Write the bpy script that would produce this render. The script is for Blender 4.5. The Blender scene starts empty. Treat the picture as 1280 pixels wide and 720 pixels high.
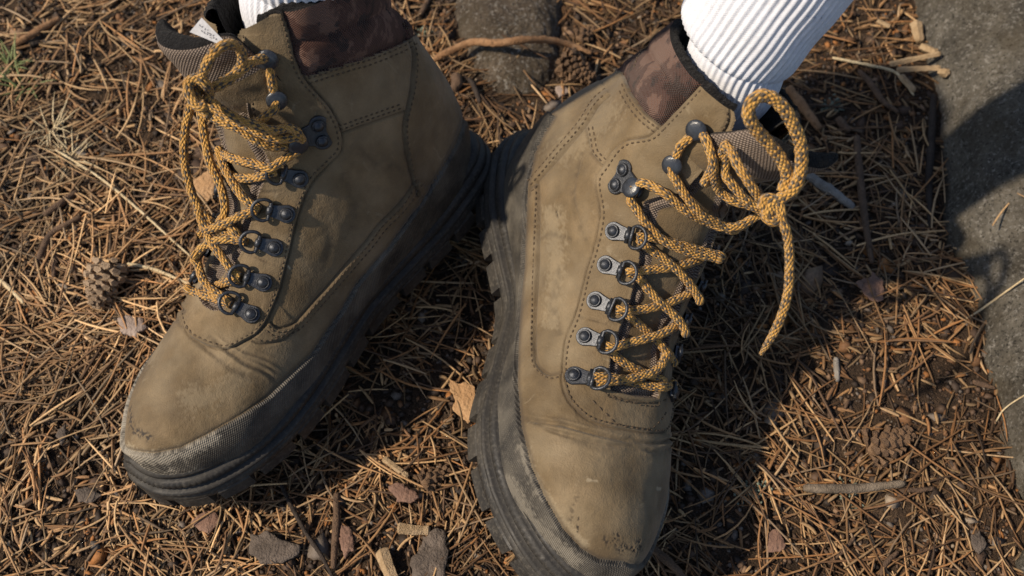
import bpy, bmesh, math, random
import numpy as np
from mathutils import Vector, Matrix
from mathutils.bvhtree import BVHTree
from math import radians, sin, cos, pi
random.seed(7); RNG = np.random.default_rng(11)
S = bpy.context.scene
COL = S.collection

# ------------------------------------------------------------------ camera
CH, CP, CF, CR = 0.5917, 0.4829, 1.0002, 0.0218        # height, tilt from straight down, focal / frame width, roll
CPOS = np.array([0.0, -CH*math.tan(CP), CH])
_r0 = np.array([1.0, 0, 0]); _u0 = np.array([0, cos(CP), sin(CP)]); CW = np.array([0, sin(CP), -cos(CP)])
CRT = _r0*cos(CR)+_u0*sin(CR); CUP = -_r0*sin(CR)+_u0*cos(CR)
cam_d = bpy.data.cameras.new('camera'); cam = bpy.data.objects.new('camera', cam_d); COL.objects.link(cam)
cam_d.sensor_width = 36; cam_d.lens = 36*CF; cam_d.clip_start = 0.01; cam_d.clip_end = 200
cam_d.dof.use_dof = True; cam_d.dof.focus_distance = 0.545; cam_d.dof.aperture_fstop = 9.0
M4 = Matrix.Identity(4)
for i in range(3):
    M4[i][0] = CRT[i]; M4[i][1] = CUP[i]; M4[i][2] = -CW[i]; M4[i][3] = CPOS[i]
cam.matrix_world = M4
S.camera = cam
# ------------------------------------------------------------------ light
SUN = np.array([-0.68, -0.17, 0.72]); SUN /= np.linalg.norm(SUN)
sun_el = math.asin(SUN[2]); sun_az = math.atan2(SUN[0], SUN[1])
W = bpy.data.worlds.new('World'); S.world = W; W.use_nodes = True
nt = W.node_tree; bg = nt.nodes['Background']
sk = nt.nodes.new('ShaderNodeTexSky'); sk.sky_type = 'NISHITA'; sk.sun_disc = False
sk.sun_elevation = sun_el; sk.sun_rotation = sun_az
nt.links.new(sk.outputs[0], bg.inputs[0]); bg.inputs[1].default_value = 0.11
sl = bpy.data.lights.new('sun', 'SUN'); sl.energy = 5.0; sl.angle = radians(1.6); sl.color = (1.0, 0.86, 0.68)
so = bpy.data.objects.new('sun', sl); COL.objects.link(so)
so.rotation_euler = Vector(SUN).to_track_quat('Z', 'Y').to_euler()
so.location = (-1, .5, 2)
S.view_settings.view_transform = 'Standard'; S.view_settings.look = 'None'
S.view_settings.exposure = 0.0; S.view_settings.gamma = 1.0

# ------------------------------------------------------------------ helpers
def project(P):
    d = np.asarray(P, float)-CPOS; z = d@CW
    return np.stack([640+CF*1280*(d@CRT)/z, 360-CF*1280*(d@CUP)/z], -1), z
def ray(px, py):
    d = CRT*((px-640)/(CF*1280))+CUP*((360-py)/(CF*1280))+CW
    return d
def at_z(px, py, z=0.0):
    d = ray(px, py); t = (z-CPOS[2])/d[2]
    return CPOS+d*t
def at_depth(px, py, dep): return CPOS+ray(px, py)*dep

def newmesh(name, V, F, mat=None, parent=None, smooth=True, uv=None, attrs=None, origin=None):
    """V (n,3), F list / array of faces -> ONE mesh object"""
    V = np.asarray(V, dtype=np.float64)
    if origin is not None: V = V-np.asarray(origin)
    me = bpy.data.meshes.new(name)
    if isinstance(F, np.ndarray):
        k = F.shape[1]; n = len(F)
        me.vertices.add(len(V)); me.vertices.foreach_set('co', V.ravel())
        me.loops.add(n*k); me.loops.foreach_set('vertex_index', F.ravel().astype(np.int32))
        me.polygons.add(n); me.polygons.foreach_set('loop_start', (np.arange(n)*k).astype(np.int32))
        me.update(calc_edges=True)
        me.validate(verbose=False)
    else:
        me.from_pydata([tuple(v) for v in V], [], [tuple(f) for f in F]); me.update()
    if smooth: me.polygons.foreach_set('use_smooth', np.ones(len(me.polygons), bool))
    if uv is not None:
        lay = me.uv_layers.new(name='uv'); li = np.empty(len(me.loops), np.int32)
        me.loops.foreach_get('vertex_index', li); lay.data.foreach_set('uv', np.asarray(uv)[li].astype(np.float32).ravel())
    if attrs:
        for k2, a in attrs.items():
            a = np.asarray(a)
            if a.ndim == 1:
                at = me.attributes.new(k2, 'FLOAT', 'POINT'); at.data.foreach_set('value', a.astype(np.float32))
            else:
                at = me.attributes.new(k2, 'FLOAT_COLOR', 'POINT')
                c = np.ones((len(a), 4), np.float32); c[:, :3] = a; at.data.foreach_set('color', c.ravel())
    if mat: me.materials.append(mat)
    o = bpy.data.objects.new(name, me); COL.objects.link(o)
    if parent is not None: o.parent = parent
    return o
def linkmesh(name, me, parent=None, mw=None):
    o = bpy.data.objects.new(name, me); COL.objects.link(o)
    if parent is not None: o.parent = parent
    if mw is not None: o.matrix_local = mw
    return o
def tag(o, label=None, cat=None, group=None, kind=None):
    if label: o['label'] = label
    if cat: o['category'] = cat
    if group: o['group'] = group
    if kind: o['kind'] = kind
    return o
def empty(name, loc=(0, 0, 0)):
    o = bpy.data.objects.new(name, None); COL.objects.link(o); o.location = [float(c) for c in loc]
    o.empty_display_size = .02
    return o

def hash3(i, j, k, seed):
    h = (i*374761393+j*668265263+k*2147483647+seed*1274126177) & 0xffffffff
    h = ((h ^ (h >> 13))*1274126177) & 0xffffffff
    return ((h ^ (h >> 16)) & 0xffff)/65535.0
def vnoise(P, scale, seed=0, octv=1):
    P = np.asarray(P, float); out = 0; amp = 1; tot = 0
    for o in range(octv):
        Q = P*scale*(2**o)+seed*17.3; I = np.floor(Q).astype(np.int64); f = Q-I; f = f*f*(3-2*f)
        r = 0
        for dx in (0, 1):
            for dy in (0, 1):
                for dz in (0, 1):
                    w = (f[..., 0] if dx else 1-f[..., 0])*(f[..., 1] if dy else 1-f[..., 1])*(f[..., 2] if dz else 1-f[..., 2])
                    r = r+w*hash3(I[..., 0]+dx, I[..., 1]+dy, I[..., 2]+dz, seed+o)
        out = out+amp*(r-.5)*2; tot += amp; amp *= .5
    return out/tot
def sstep(a, b, x):
    t = np.clip((x-a)/(b-a), 0, 1); return t*t*(3-2*t)
def polydist(P, poly):
    """signed distance of points (n,2) to open polyline; + on the right-hand side in image (y down); also end flag"""
    P = np.asarray(P); poly = np.asarray(poly, float)
    best = np.full(len(P), 1e9); sgn = np.ones(len(P)); inter = np.zeros(len(P))
    n = len(poly)-1
    for i in range(n):
        a, b = poly[i], poly[i+1]; ab = b-a; L2 = ab@ab+1e-9
        t = ((P-a)@ab)/L2; tc = np.clip(t, 0, 1)
        q = P-(a+tc[:, None]*ab); d = np.hypot(q[:, 0], q[:, 1])
        m = d < best-1e-6
        cr = ab[0]*(P[:, 1]-a[1])-ab[1]*(P[:, 0]-a[0])
        best = np.where(m, d, best); sgn = np.where(m, np.sign(cr), sgn)
        e = np.zeros(len(P))
        if i == 0: e = np.where(t < 0, 1.0, e)
        if i == n-1: e = np.where(t > 1, 1.0, e)
        inter = np.where(m, e, inter)
    return best*sgn, inter
def inpoly(P, poly):
    P = np.asarray(P); poly = np.asarray(poly, float); c = np.zeros(len(P), bool)
    n = len(poly); j = n-1
    for i in range(n):
        xi, yi = poly[i]; xj, yj = poly[j]
        if yi != yj:
            m = ((yi > P[:, 1]) != (yj > P[:, 1])) & (P[:, 0] < (xj-xi)*(P[:, 1]-yi)/(yj-yi)+xi)
            c ^= m
        j = i
    return c
def cr_spline(pts, n, closed=False):
    """Catmull-Rom through pts (k,d) -> n samples, uniform in knot parameter"""
    p = np.asarray(pts, float); k = len(p)
    if closed:
        t = np.linspace(0, k, n, endpoint=False); i = np.floor(t).astype(int); f = (t-i)[:, None]
        g = lambda o: p[(i+o) % k]
    else:
        t = np.linspace(0, k-1, n); i = np.minimum(np.floor(t).astype(int), k-2); f = (t-i)[:, None]
        pp = np.vstack([2*p[0]-p[1], p, 2*p[-1]-p[-2]]); g = lambda o: pp[i+1+o]
    a, b, c, d = g(-1), g(0), g(1), g(2)
    return .5*((2*b)+(c-a)*f+(2*a-5*b+4*c-d)*f**2+(3*b-a-3*c+d)*f**3)
def resample(P, step):
    L = np.r_[0, np.cumsum(np.linalg.norm(np.diff(P, axis=0), axis=1))]
    n = max(2, int(L[-1]/step)+1); s = np.linspace(0, L[-1], n)
    return np.stack([np.interp(s, L, P[:, k]) for k in range(P.shape[1])], 1), s
def gridfaces(nu, nv, closed_v=False, flip=False):
    i = np.arange(nu-1)[:, None]; j = np.arange(nv if closed_v else nv-1)[None, :]; j2 = (j+1) % nv
    F = np.stack([i*nv+j, i*nv+j2, (i+1)*nv+j2, (i+1)*nv+j], -1).reshape(-1, 4)
    return F[:, ::-1].copy() if flip else F
def frames(P):
    T = np.gradient(P, axis=0); T /= np.linalg.norm(T, axis=1)[:, None]+1e-12
    N = np.zeros_like(P); a = np.array([0, 0, 1.0]) if abs(T[0][2]) < .9 else np.array([1.0, 0, 0])
    n = np.cross(T[0], a); n /= np.linalg.norm(n)
    for i in range(len(P)):
        n = n-T[i]*(n@T[i]); n /= np.linalg.norm(n)+1e-12; N[i] = n
    return T, N, np.cross(T, N)
def tube_arrays(P, R, sides=12, cap=True):
    """round tube through P (n,3) with radius R scalar or (n,)"""
    T, N, B = frames(P); n = len(P); R = np.broadcast_to(np.asarray(R, float), (n,))
    a = np.linspace(0, 2*pi, sides+1)          # duplicated seam column for uv
    V = P[:, None]+R[:, None, None]*(np.cos(a)[None, :, None]*N[:, None]+np.sin(a)[None, :, None]*B[:, None])
    L = np.r_[0, np.cumsum(np.linalg.norm(np.diff(P, axis=0), axis=1))]
    uv = np.stack(np.broadcast_arrays(L[:, None], a[None]/(2*pi)), -1)
    V = V.reshape(-1, 3); uv = uv.reshape(-1, 2); F = [f for f in gridfaces(n, sides+1)]
    F = np.array(F)
    if cap:
        c0 = len(V); V = np.vstack([V, P[0], P[-1]]); uv = np.vstack([uv, [0, 0], [L[-1], 0]])
        k = sides+1
        f0 = np.stack([np.full(sides, c0), np.arange(1, k), np.arange(0, k-1), np.arange(0, k-1)], 1)
        f1 = np.stack([np.full(sides, c0+1), (n-1)*k+np.arange(0, k-1), (n-1)*k+np.arange(1, k), (n-1)*k+np.arange(1, k)], 1)
        return V, F, uv, (f0[:, :3], f1[:, :3])
    return V, F, uv, None
def tube(name, P, R, mat, parent=None, sides=12, origin=None, attrs_fn=None):
    V, F, uv, caps = tube_arrays(P, R, sides)
    FF = [tuple(f) for f in F]+[tuple(f) for f in caps[0]]+[tuple(f) for f in caps[1]]
    return newmesh(name, V, FF, mat, parent, True, uv, None, origin)
def lathe(prof, n=20):
    """prof list of (r,z) from axis bottom to axis top -> V,F"""
    V = []; F = []; k = len(prof)
    for r, z in prof:
        for a in range(n):
            V.append((r*cos(2*pi*a/n), r*sin(2*pi*a/n), z))
    for i in range(k-1):
        for a in range(n):
            b = (a+1) % n; F.append((i*n+a, i*n+b, (i+1)*n+b, (i+1)*n+a))
    F.append(tuple(range(n))[::-1]); F.append(tuple((k-1)*n+a for a in range(n)))
    return V, F
def rawmesh(name, V, F, mat, smooth=True):
    me = bpy.data.meshes.new(name); me.from_pydata([tuple(map(float, v)) for v in V], [], [tuple(map(int, f)) for f in F]); me.update()
    if smooth: me.polygons.foreach_set('use_smooth', np.ones(len(me.polygons), bool))
    me.materials.append(mat); return me

# ------------------------------------------------------------------ materials
class NT:
    def __init__(s, name, rough=.7, spec=.3):
        s.m = bpy.data.materials.new(name); s.m.use_nodes = True; s.t = s.m.node_tree
        s.b = s.t.nodes['Principled BSDF']; s.b.inputs['Roughness'].default_value = rough
        s.b.inputs['Specular IOR Level'].default_value = spec; s._co = None
    def n(s, t, **k):
        x = s.t.nodes.new(t)
        for a, v in k.items(): setattr(x, a, v)
        return x
    def l(s, a, b): s.t.links.new(a, b)
    def co(s):
        if s._co is None: s._co = s.n('ShaderNodeTexCoord').outputs['Object']
        return s._co
    def noise(s, scale, detail=3, rough=.55, vec=None, col=False, dist=0):
        x = s.n('ShaderNodeTexNoise'); x.inputs['Scale'].default_value = scale; x.inputs['Detail'].default_value = detail
        x.inputs['Roughness'].default_value = rough; x.inputs['Distortion'].default_value = dist
        s.l(vec or s.co(), x.inputs['Vector']); return x.outputs['Color' if col else 'Fac']
    def voro(s, scale, feature='F1', out='Distance', vec=None):
        x = s.n('ShaderNodeTexVoronoi'); x.feature = feature; x.inputs['Scale'].default_value = scale
        s.l(vec or s.co(), x.inputs['Vector']); return x.outputs[out]
    def ramp(s, fac, stops, interp='LINEAR'):
        x = s.n('ShaderNodeValToRGB'); e = x.color_ramp.elements; x.color_ramp.interpolation = interp
        while len(e) < len(stops): e.new(.5)
        for q, (p, c) in zip(e, stops):
            q.position = p; q.color = (*c, 1) if len(c) == 3 else c
        s.l(fac, x.inputs[0]); return x.outputs[0]
    def rampf(s, fac, a, b, lo=0., hi=1.):
        x = s.n('ShaderNodeMapRange'); x.inputs[1].default_value = a; x.inputs[2].default_value = b
        x.inputs[3].default_value = lo; x.inputs[4].default_value = hi; s.l(fac, x.inputs[0]); return x.outputs[0]
    def mix(s, fac, a, b, mode='MIX'):
        x = s.n('ShaderNodeMix', data_type='RGBA', blend_type=mode)
        if isinstance(fac, float) or isinstance(fac, int): x.inputs[0].default_value = fac
        else: s.l(fac, x.inputs[0])
        for i, c in ((6, a), (7, b)):
            if isinstance(c, tuple): x.inputs[i].default_value = (*c, 1)
            else: s.l(c, x.inputs[i])
        return x.outputs[2]
    def math(s, op, a, b=None, c=None):
        x = s.n('ShaderNodeMath', operation=op)
        for i, v in enumerate((a, b, c)):
            if v is None: continue
            if isinstance(v, (int, float)): x.inputs[i].default_value = v
            else: s.l(v, x.inputs[i])
        return x.outputs[0]
    def attr(s, name, out='Fac'):
        x = s.n('ShaderNodeAttribute'); x.attribute_name = name; return x.outputs[out]
    def uvxy(s):
        x = s.n('ShaderNodeUVMap'); y = s.n('ShaderNodeSeparateXYZ'); s.l(x.outputs[0], y.inputs[0]); return y.outputs[0], y.outputs[1]
    def color(s, c):
        if isinstance(c, tuple): s.b.inputs['Base Color'].default_value = (*c, 1)
        else: s.l(c, s.b.inputs['Base Color'])
    def bump(s, h, dist=.001, strength=1.0, prev=None):
        x = s.n('ShaderNodeBump'); x.inputs['Distance'].default_value = dist; x.inputs['Strength'].default_value = strength
        s.l(h, x.inputs['Height'])
        if prev is not None: s.l(prev, x.inputs['Normal'])
        s.l(x.outputs[0], s.b.inputs['Normal']); return x.outputs[0]

def mat_leather():
    m = NT('nubuck_leather', .72, .25)
    c = m.ramp(m.noise(28, 5, .6), [(.26, (.080, .054, .027)), (.5, (.150, .103, .051)), (.76, (.240, .168, .090))])
    c = m.mix(m.rampf(m.noise(160, 4, .65), .38, .7, 0., .34), c, (.085, .060, .032))
    c = m.mix(m.rampf(m.noise(70, 4, .7, dist=1.2), .62, .75, 0., .38), c, (.33, .27, .18))
    c = m.mix(m.rampf(m.noise(900, 2), .35, .7, 0., .22), c, (.07, .05, .03))
    c = m.mix(m.attr('dust'), c, (.40, .33, .22))
    c = m.mix(m.attr('scratch_dark'), c, (.030, .022, .016))
    m.color(c)
    m.b.inputs['Sheen Weight'].default_value = .15; m.b.inputs['Sheen Roughness'].default_value = .5
    h = m.math('ADD', m.math('MULTIPLY', m.noise(1400, 2), .35), m.math('MULTIPLY', m.noise(260, 3), .6))
    h = m.math('ADD', h, m.math('MULTIPLY', m.noise(60, 3), 1.0))
    m.bump(h, .0013, .7)
    m.l(m.rampf(m.noise(40, 3), .3, .7, .6, .85), m.b.inputs['Roughness'])
    return m.m
def mat_rubber(name, rib=None, dusty=.5, base=(.024, .022, .020)):
    m = NT(name, .6, .35)
    u, v = m.uvxy()
    c = m.mix(m.rampf(m.noise(35, 5, .65), .42, .72, 0., dusty), base, (.17, .145, .11))
    c = m.mix(m.rampf(m.noise(500, 3, .6), .5, .75, 0., .5*dusty+.1), c, (.24, .21, .165))
    h = m.math('MULTIPLY', m.noise(700, 3), .4)
    if rib:
        a = m.math('SINE', m.math('MULTIPLY', m.math('ADD', u, m.math('MULTIPLY', v, .9)), 2*pi/rib))
        b = m.math('SINE', m.math('MULTIPLY', m.math('SUBTRACT', u, m.math('MULTIPLY', v, 1.6)), 2*pi/(rib*1.3)))
        r = m.math('ADD', m.math('MULTIPLY', a, .5), m.math('MULTIPLY', b, .35))
        c = m.mix(m.rampf(r, .0, .9, 0., .45*dusty+.06), c, (.16, .145, .12))
        h = m.math('ADD', h, r)
        m.color(m.mix(m.attr('dust'), c, (.42, .37, .29))); m.bump(h, .0005, .7)
    else:
        m.color(c); m.bump(h, .0005, .6)
    m.l(m.rampf(m.noise(60, 3), .3, .7, .45, .8), m.b.inputs['Roughness'])
    return m.m
def mat_weave():
    m = NT('ballistic_weave', .8, .2); u, v = m.uvxy(); p = .0019
    a = m.math('MULTIPLY', u, pi/p); b = m.math('MULTIPLY', v, pi/p)
    r = m.math('MULTIPLY', m.math('ABSOLUTE', m.math('SINE', m.math('ADD', a, b))), m.math('ABSOLUTE', m.math('SINE', m.math('SUBTRACT', a, b))))
    c = m.mix(m.rampf(r, .05, .5), (.035, .025, .020), (.27, .215, .175))
    c = m.mix(m.rampf(m.noise(90, 3), .4, .7, 0, .4), c, (.12, .09, .07))
    m.color(c); m.bump(r, .0006, .9); return m.m
def mat_camo():
    m = NT('printed_collar_cloth', 1.0, .05)
    n1 = m.noise(42, 7, .62, dist=.2)
    c = m.ramp(n1, [(0, (.030, .015, .011)), (.42, (.032, .016, .012)), (.45, (.080, .038, .028)), (.53, (.086, .042, .031)), (.56, (.180, .102, .074)), (1, (.185, .105, .077))])
    n2 = m.noise(70, 6, .6, dist=.1)
    c = m.mix(m.rampf(n2, .60, .62), c, (.035, .022, .020))
    u, v = m.uvxy(); p = .0016
    r = m.math('MULTIPLY', m.math('SINE', m.math('MULTIPLY', u, 2*pi/p)), m.math('SINE', m.math('MULTIPLY', v, 2*pi/p)))
    c = m.mix(m.rampf(r, -.2, .8, 0, .22), c, (.19, .115, .085))
    m.color(c); m.bump(m.math('ADD', r, m.noise(300, 2)), .0006, .9)
    m.b.inputs['Sheen Weight'].default_value = .1
    return m.m
def mat_fleece():
    m = NT('dark_fleece', .95, .1)
    m.color(m.ramp(m.noise(900, 3), [(.3, (.004, .004, .0045)), (.7, (.016, .014, .013))]))
    m.b.inputs['Sheen Weight'].default_value = .06
    m.bump(m.math('ADD', m.noise(800, 3, .7), m.math('MULTIPLY', m.noise(150, 2), 1.2)), .002, 1.0); return m.m
def mat_simple(name, col, rough=.6, metal=0., spec=.4, n=None, bumpd=0., var=None, nscale=200):
    m = NT(name, rough, spec); m.b.inputs['Metallic'].default_value = metal
    if var: m.color(m.ramp(m.noise(nscale, 4, .6), [(.3, col), (.7, var)]))
    else: m.color(col)
    if bumpd: m.bump(m.noise(nscale*2.5, 4, .65), bumpd, .8)
    return m.m
def mat_lace():
    m = NT('braided_lace', .75, .25); u, v = m.uvxy()
    p = m.math('MULTIPLY', u, 1/.0031); q = m.math('MULTIPLY', v, 8.)
    a = m.math('ADD', p, q); b = m.math('SUBTRACT', p, q)
    fa = m.math('FLOOR', a); fb = m.math('FLOOR', b)
    par = m.math('FLOORED_MODULO', m.math('ADD', fa, fb), 2.)
    da = m.math('LESS_THAN', m.math('FLOORED_MODULO', fb, 4.), 1.5); db = m.math('LESS_THAN', m.math('FLOORED_MODULO', fa, 4.), -1.)
    dark = m.math('ADD', m.math('MULTIPLY', par, da), m.math('MULTIPLY', m.math('SUBTRACT', 1., par), db))
    ra = m.math('SINE', m.math('MULTIPLY', m.math('FRACT', a), pi)); rb = m.math('SINE', m.math('MULTIPLY', m.math('FRACT', b), pi))
    h = m.math('MULTIPLY', ra, rb)
    yl = m.ramp(m.noise(160, 3), [(.3, (.52, .255, .043)), (.7, (.70, .385, .085))])
    c = m.mix(dark, yl, (.080, .060, .040))
    c = m.mix(m.rampf(h, .0, .35, .6, 0.), c, (.10, .055, .018))
    fz = m.noise(2500, 2)
    c = m.mix(m.rampf(fz, .5, .8, 0, .3), c, (.50, .36, .17))
    m.color(c); m.bump(m.math('ADD', h, m.math('MULTIPLY', fz, .3)), .0011, 1.0)
    m.b.inputs['Sheen Weight'].default_value = .2
    return m.m
def mat_litter(name, rough=.7):
    m = NT(name, rough, .3)
    c = m.attr('tint', 'Color'); c = m.mix(m.rampf(m.noise(700, 3), .3, .75, 0, .45), c, (.04, .025, .015))
    m.color(c); m.bump(m.noise(900, 3), .0004, .6); return m.m
def mat_bark(name, a, b, scale=120, dark=(.02, .014, .01)):
    m = NT(name, .8, .25)
    c = m.ramp(m.noise(scale, 5, .65), [(.3, a), (.7, b)])
    c = m.mix(m.rampf(m.noise(scale*3, 4, .7), .55, .7, 0, .7), c, dark)
    m.color(c); m.bump(m.math('ADD', m.noise(scale*2, 4, .7), m.noise(scale*8, 3)), .0012, .8); return m.m
def mat_soil():
    m = NT('forest_soil', .95, .2)
    c = m.ramp(m.noise(60, 6, .7), [(.3, (.018, .012, .008)), (.52, (.062, .040, .025)), (.75, (.125, .082, .052))])
    c = m.mix(m.rampf(m.noise(500, 4, .7), .5, .7, 0, .6), c, (.16, .10, .06))
    c = m.mix(m.rampf(m.voro(420), .0, .22, .5, 0), c, (.20, .15, .11))
    m.color(c); m.bump(m.math('ADD', m.noise(180, 6, .75), m.noise(900, 3)), .004, 1.0); return m.m
def mat_rock(a=(.060, .053, .042), b=(.27, .242, .195)):
    m = NT('granite_rock', .9, .25)
    c = m.ramp(m.noise(38, 7, .72), [(.32, a), (.50, tuple((x+y)/2*.9 for x, y in zip(a, b))), (.72, b)])
    c = m.mix(m.rampf(m.noise(330, 5, .75), .53, .64, 0, .85), c, (.42, .39, .34))
    c = m.mix(m.rampf(m.noise(450, 4, .75), .54, .63, 0, .9), c, (.020, .018, .015))
    c = m.mix(m.rampf(m.noise(18, 5, .65), .46, .62, 0, .6), c, (.085, .065, .038))
    m.color(c); m.bump(m.math('ADD', m.noise(90, 6, .75), m.math('MULTIPLY', m.noise(420, 5, .75), .8)), .006, 1.0); return m.m
M = dict(leather=mat_leather(), rand=mat_rubber('ribbed_rubber', .0016, .34), mid=mat_rubber('midsole_rubber', None, .15),
         rib2=mat_rubber('ribbed_midsole', .0026, .4), out=mat_rubber('outsole_rubber', None, .30, (.024, .022, .020)),
         weave=mat_weave(), camo=mat_camo(), fleece=mat_fleece(), lace=mat_lace(),
         gun=mat_simple('gunmetal', (.040, .044, .052), .42, .75, .5, var=(.085, .088, .095), nscale=500, bumpd=.00025),
         black=mat_simple('black_enamel', (.018, .020, .025), .30, .0, .6, var=(.035, .04, .05), nscale=500, bumpd=.00015),
         thread=mat_simple('brown_thread', (.050, .033, .020), .8, var=(.12, .085, .05), nscale=900),
         litter=mat_litter('dry_litter'), soil=mat_soil(), rock=mat_rock())
# ------------------------------------------------------------------ canonical boot (heel at x=0, toe +x, medial side +y)
#  rows: bottom x,z | top x,z | half width low, half width mid
ROWS = np.array([
 (.2890, .0400, .2890, .0408, .000, .000), (.2850, .0300, .2850, .0560, .016, .014), (.2760, .0265, .2760, .0650, .026, .024),
 (.2600, .0250, .2610, .0710, .036, .034), (.2400, .0240, .2420, .0745, .046, .039), (.2150, .0240, .2190, .0790, .0490, .0385),
 (.1850, .0240, .2000, .0850, .0465, .035), (.1500, .0250, .1830, .0930, .036, .032), (.1100, .0270, .1670, .1030, .032, .031),
 (.0700, .0280, .1530, .1150, .031, .033), (.0350, .0300, .1420, .1270, .027, .034), (.0120, .0360, .1340, .1390, .015, .035),
 (.0040, .0520, .1280, .1500, .004, .0355), (.0015, .0800, .1220, .1630, .000, .036), (.0040, .1100, .1160, .1770, .000, .037),
 (.0080, .1400, .1110, .1900, .000, .038), (.0100, .1660, .1060, .2010, .000, .0385)])
OUTLINE = np.array([(-.006, 0), (-.001, .018), (.018, .031), (.055, .035), (.095, .034), (.130, .035), (.165, .044), (.200, .054), (.235, .053),
 (.265, .043), (.287, .026), (.298, .004), (.295, -.014), (.280, -.029), (.25, -.041), (.21, -.047), (.17, -.046), (.12, -.040), (.07, -.036), (.028, -.032), (.003, -.020)])
def toespring(x): return .013*np.clip((x-.20)/.098, 0, 1.2)**1.8
NU, NV = 600, 441
def upper_grid():
    s = np.linspace(0, 1, NU)**1.25*(len(ROWS)-1)
    k = len(ROWS); i = np.minimum(s.astype(int), k-2); f = (s-i)[:, None]
    pp = np.vstack([2*ROWS[0]-ROWS[1], ROWS, 2*ROWS[-1]-ROWS[-2]])
    a, b, c, d = pp[i], pp[i+1], pp[i+2], pp[i+3]
    R = .5*((2*b)+(c-a)*f+(2*a-5*b+4*c-d)*f**2+(3*b-a-3*c+d)*f**3)
    e = np.clip(s, 0, 1); R[:, 4] = np.where(s < 1, np.sqrt(e)*ROWS[1, 4], np.maximum(R[:, 4], 0)); R[:, 5] = np.where(s < 1, np.sqrt(e)*ROWS[1, 5], R[:, 5])
    v = np.linspace(-1, 1, NV); th = pi*(1-np.abs(v)); sg = np.sign(v)
    r = (1-np.cos(th))/2
    xb, zb, xt, zt, w0, w1 = [R[:, q][:, None] for q in range(6)]
    w0 = np.maximum(w0, 0)
    ell = w1*np.sin(np.clip(th, 0, pi))[None]**.80
    lo = w0*np.clip(1-r, 0, 1)[None]**.55
    Wd = (np.abs(ell)**2.6+lo**2.6)**(1/2.6)
    rr = r[None]+0*xb
    X = xb+(xt-xb)*rr; Z = zb+(zt-zb)*rr; Y = Wd*sg[None]
    return np.stack([X, Y, Z], -1)
def sole_ring(n=420):
    O = cr_spline(OUTLINE, 2000, True); O = np.vstack([O, O[:1]])
    P, _ = resample(O, 1e-3); L = np.r_[0, np.cumsum(np.linalg.norm(np.diff(P, axis=0), axis=1))]
    s = np.linspace(0, L[-1], n, endpoint=False)
    Q = np.stack([np.interp(s, L, P[:, 0]), np.interp(s, L, P[:, 1])], 1)
    T = np.roll(Q, -1, 0)-np.roll(Q, 1, 0); T /= np.linalg.norm(T, axis=1)[:, None]
    Nn = np.stack([-T[:, 1], T[:, 0]], 1)
    if ((Q+Nn*.005)[:, 0].max() < Q[:, 0].max()): Nn = -Nn
    return Q, Nn, s, L[-1]
MID_PROF = [(-.016, .0345), (-.0085, .0335), (-.0050, .0325), (-.0034, .0307), (-.0028, .0290), (-.0044, .0283), (-.0044, .0276), (-.0018, .0268), (-.0004, .0255), (.0000, .0240),
            (.0000, .0225), (-.0005, .0212), (-.0030, .0206), (-.0030, .0196), (.0010, .0189), (.0020, .0178), (.0022, .0165), (.0016, .0157), (-.004, .0157)]
OUT_PROF = [(-.010, .0159), (-.0005, .0155), (.0008, .0145), (.0014, .0115), (.0012, .0092), (-.0025, .0085), (-.02, .0085)]
def ring_surf(prof, ns=420):
    Q, Nn, s, L = sole_ring(ns); k = len(prof); V = np.zeros((k, ns+1, 3)); uv = np.zeros((k, ns+1, 2)); acc = 0
    for i, (o, z) in enumerate(prof):
        P = Q+Nn*o; zz = z*(1+.0*P[:, 0])+toespring(Q[:, 0])+.004*np.clip((.09-Q[:, 0])/.09, 0, 1)*(z/.04)
        if i: acc += math.hypot(prof[i][0]-prof[i-1][0], prof[i][1]-prof[i-1][1])
        V[i, :ns, :2] = P; V[i, :ns, 2] = zz; V[i, ns] = V[i, 0]; uv[i, :, 0] = np.r_[s, L]; uv[i, :, 1] = acc
    return V, uv
def rotm(yaw, roll, pit):
    cy, sy, cr, sr, cp, sp = cos(yaw), sin(yaw), cos(roll), sin(roll), cos(pit), sin(pit)
    return np.array([[cy, -sy, 0], [sy, cy, 0], [0, 0, 1]])@np.array([[cp, 0, sp], [0, 1, 0], [-sp, 0, cp]])@np.array([[1, 0, 0], [0, cr, -sr], [0, sr, cr]])
SOLEPTS = np.array([(q[0], q[1], toespring(q[0])) for q in sole_ring(120)[0]])

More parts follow.
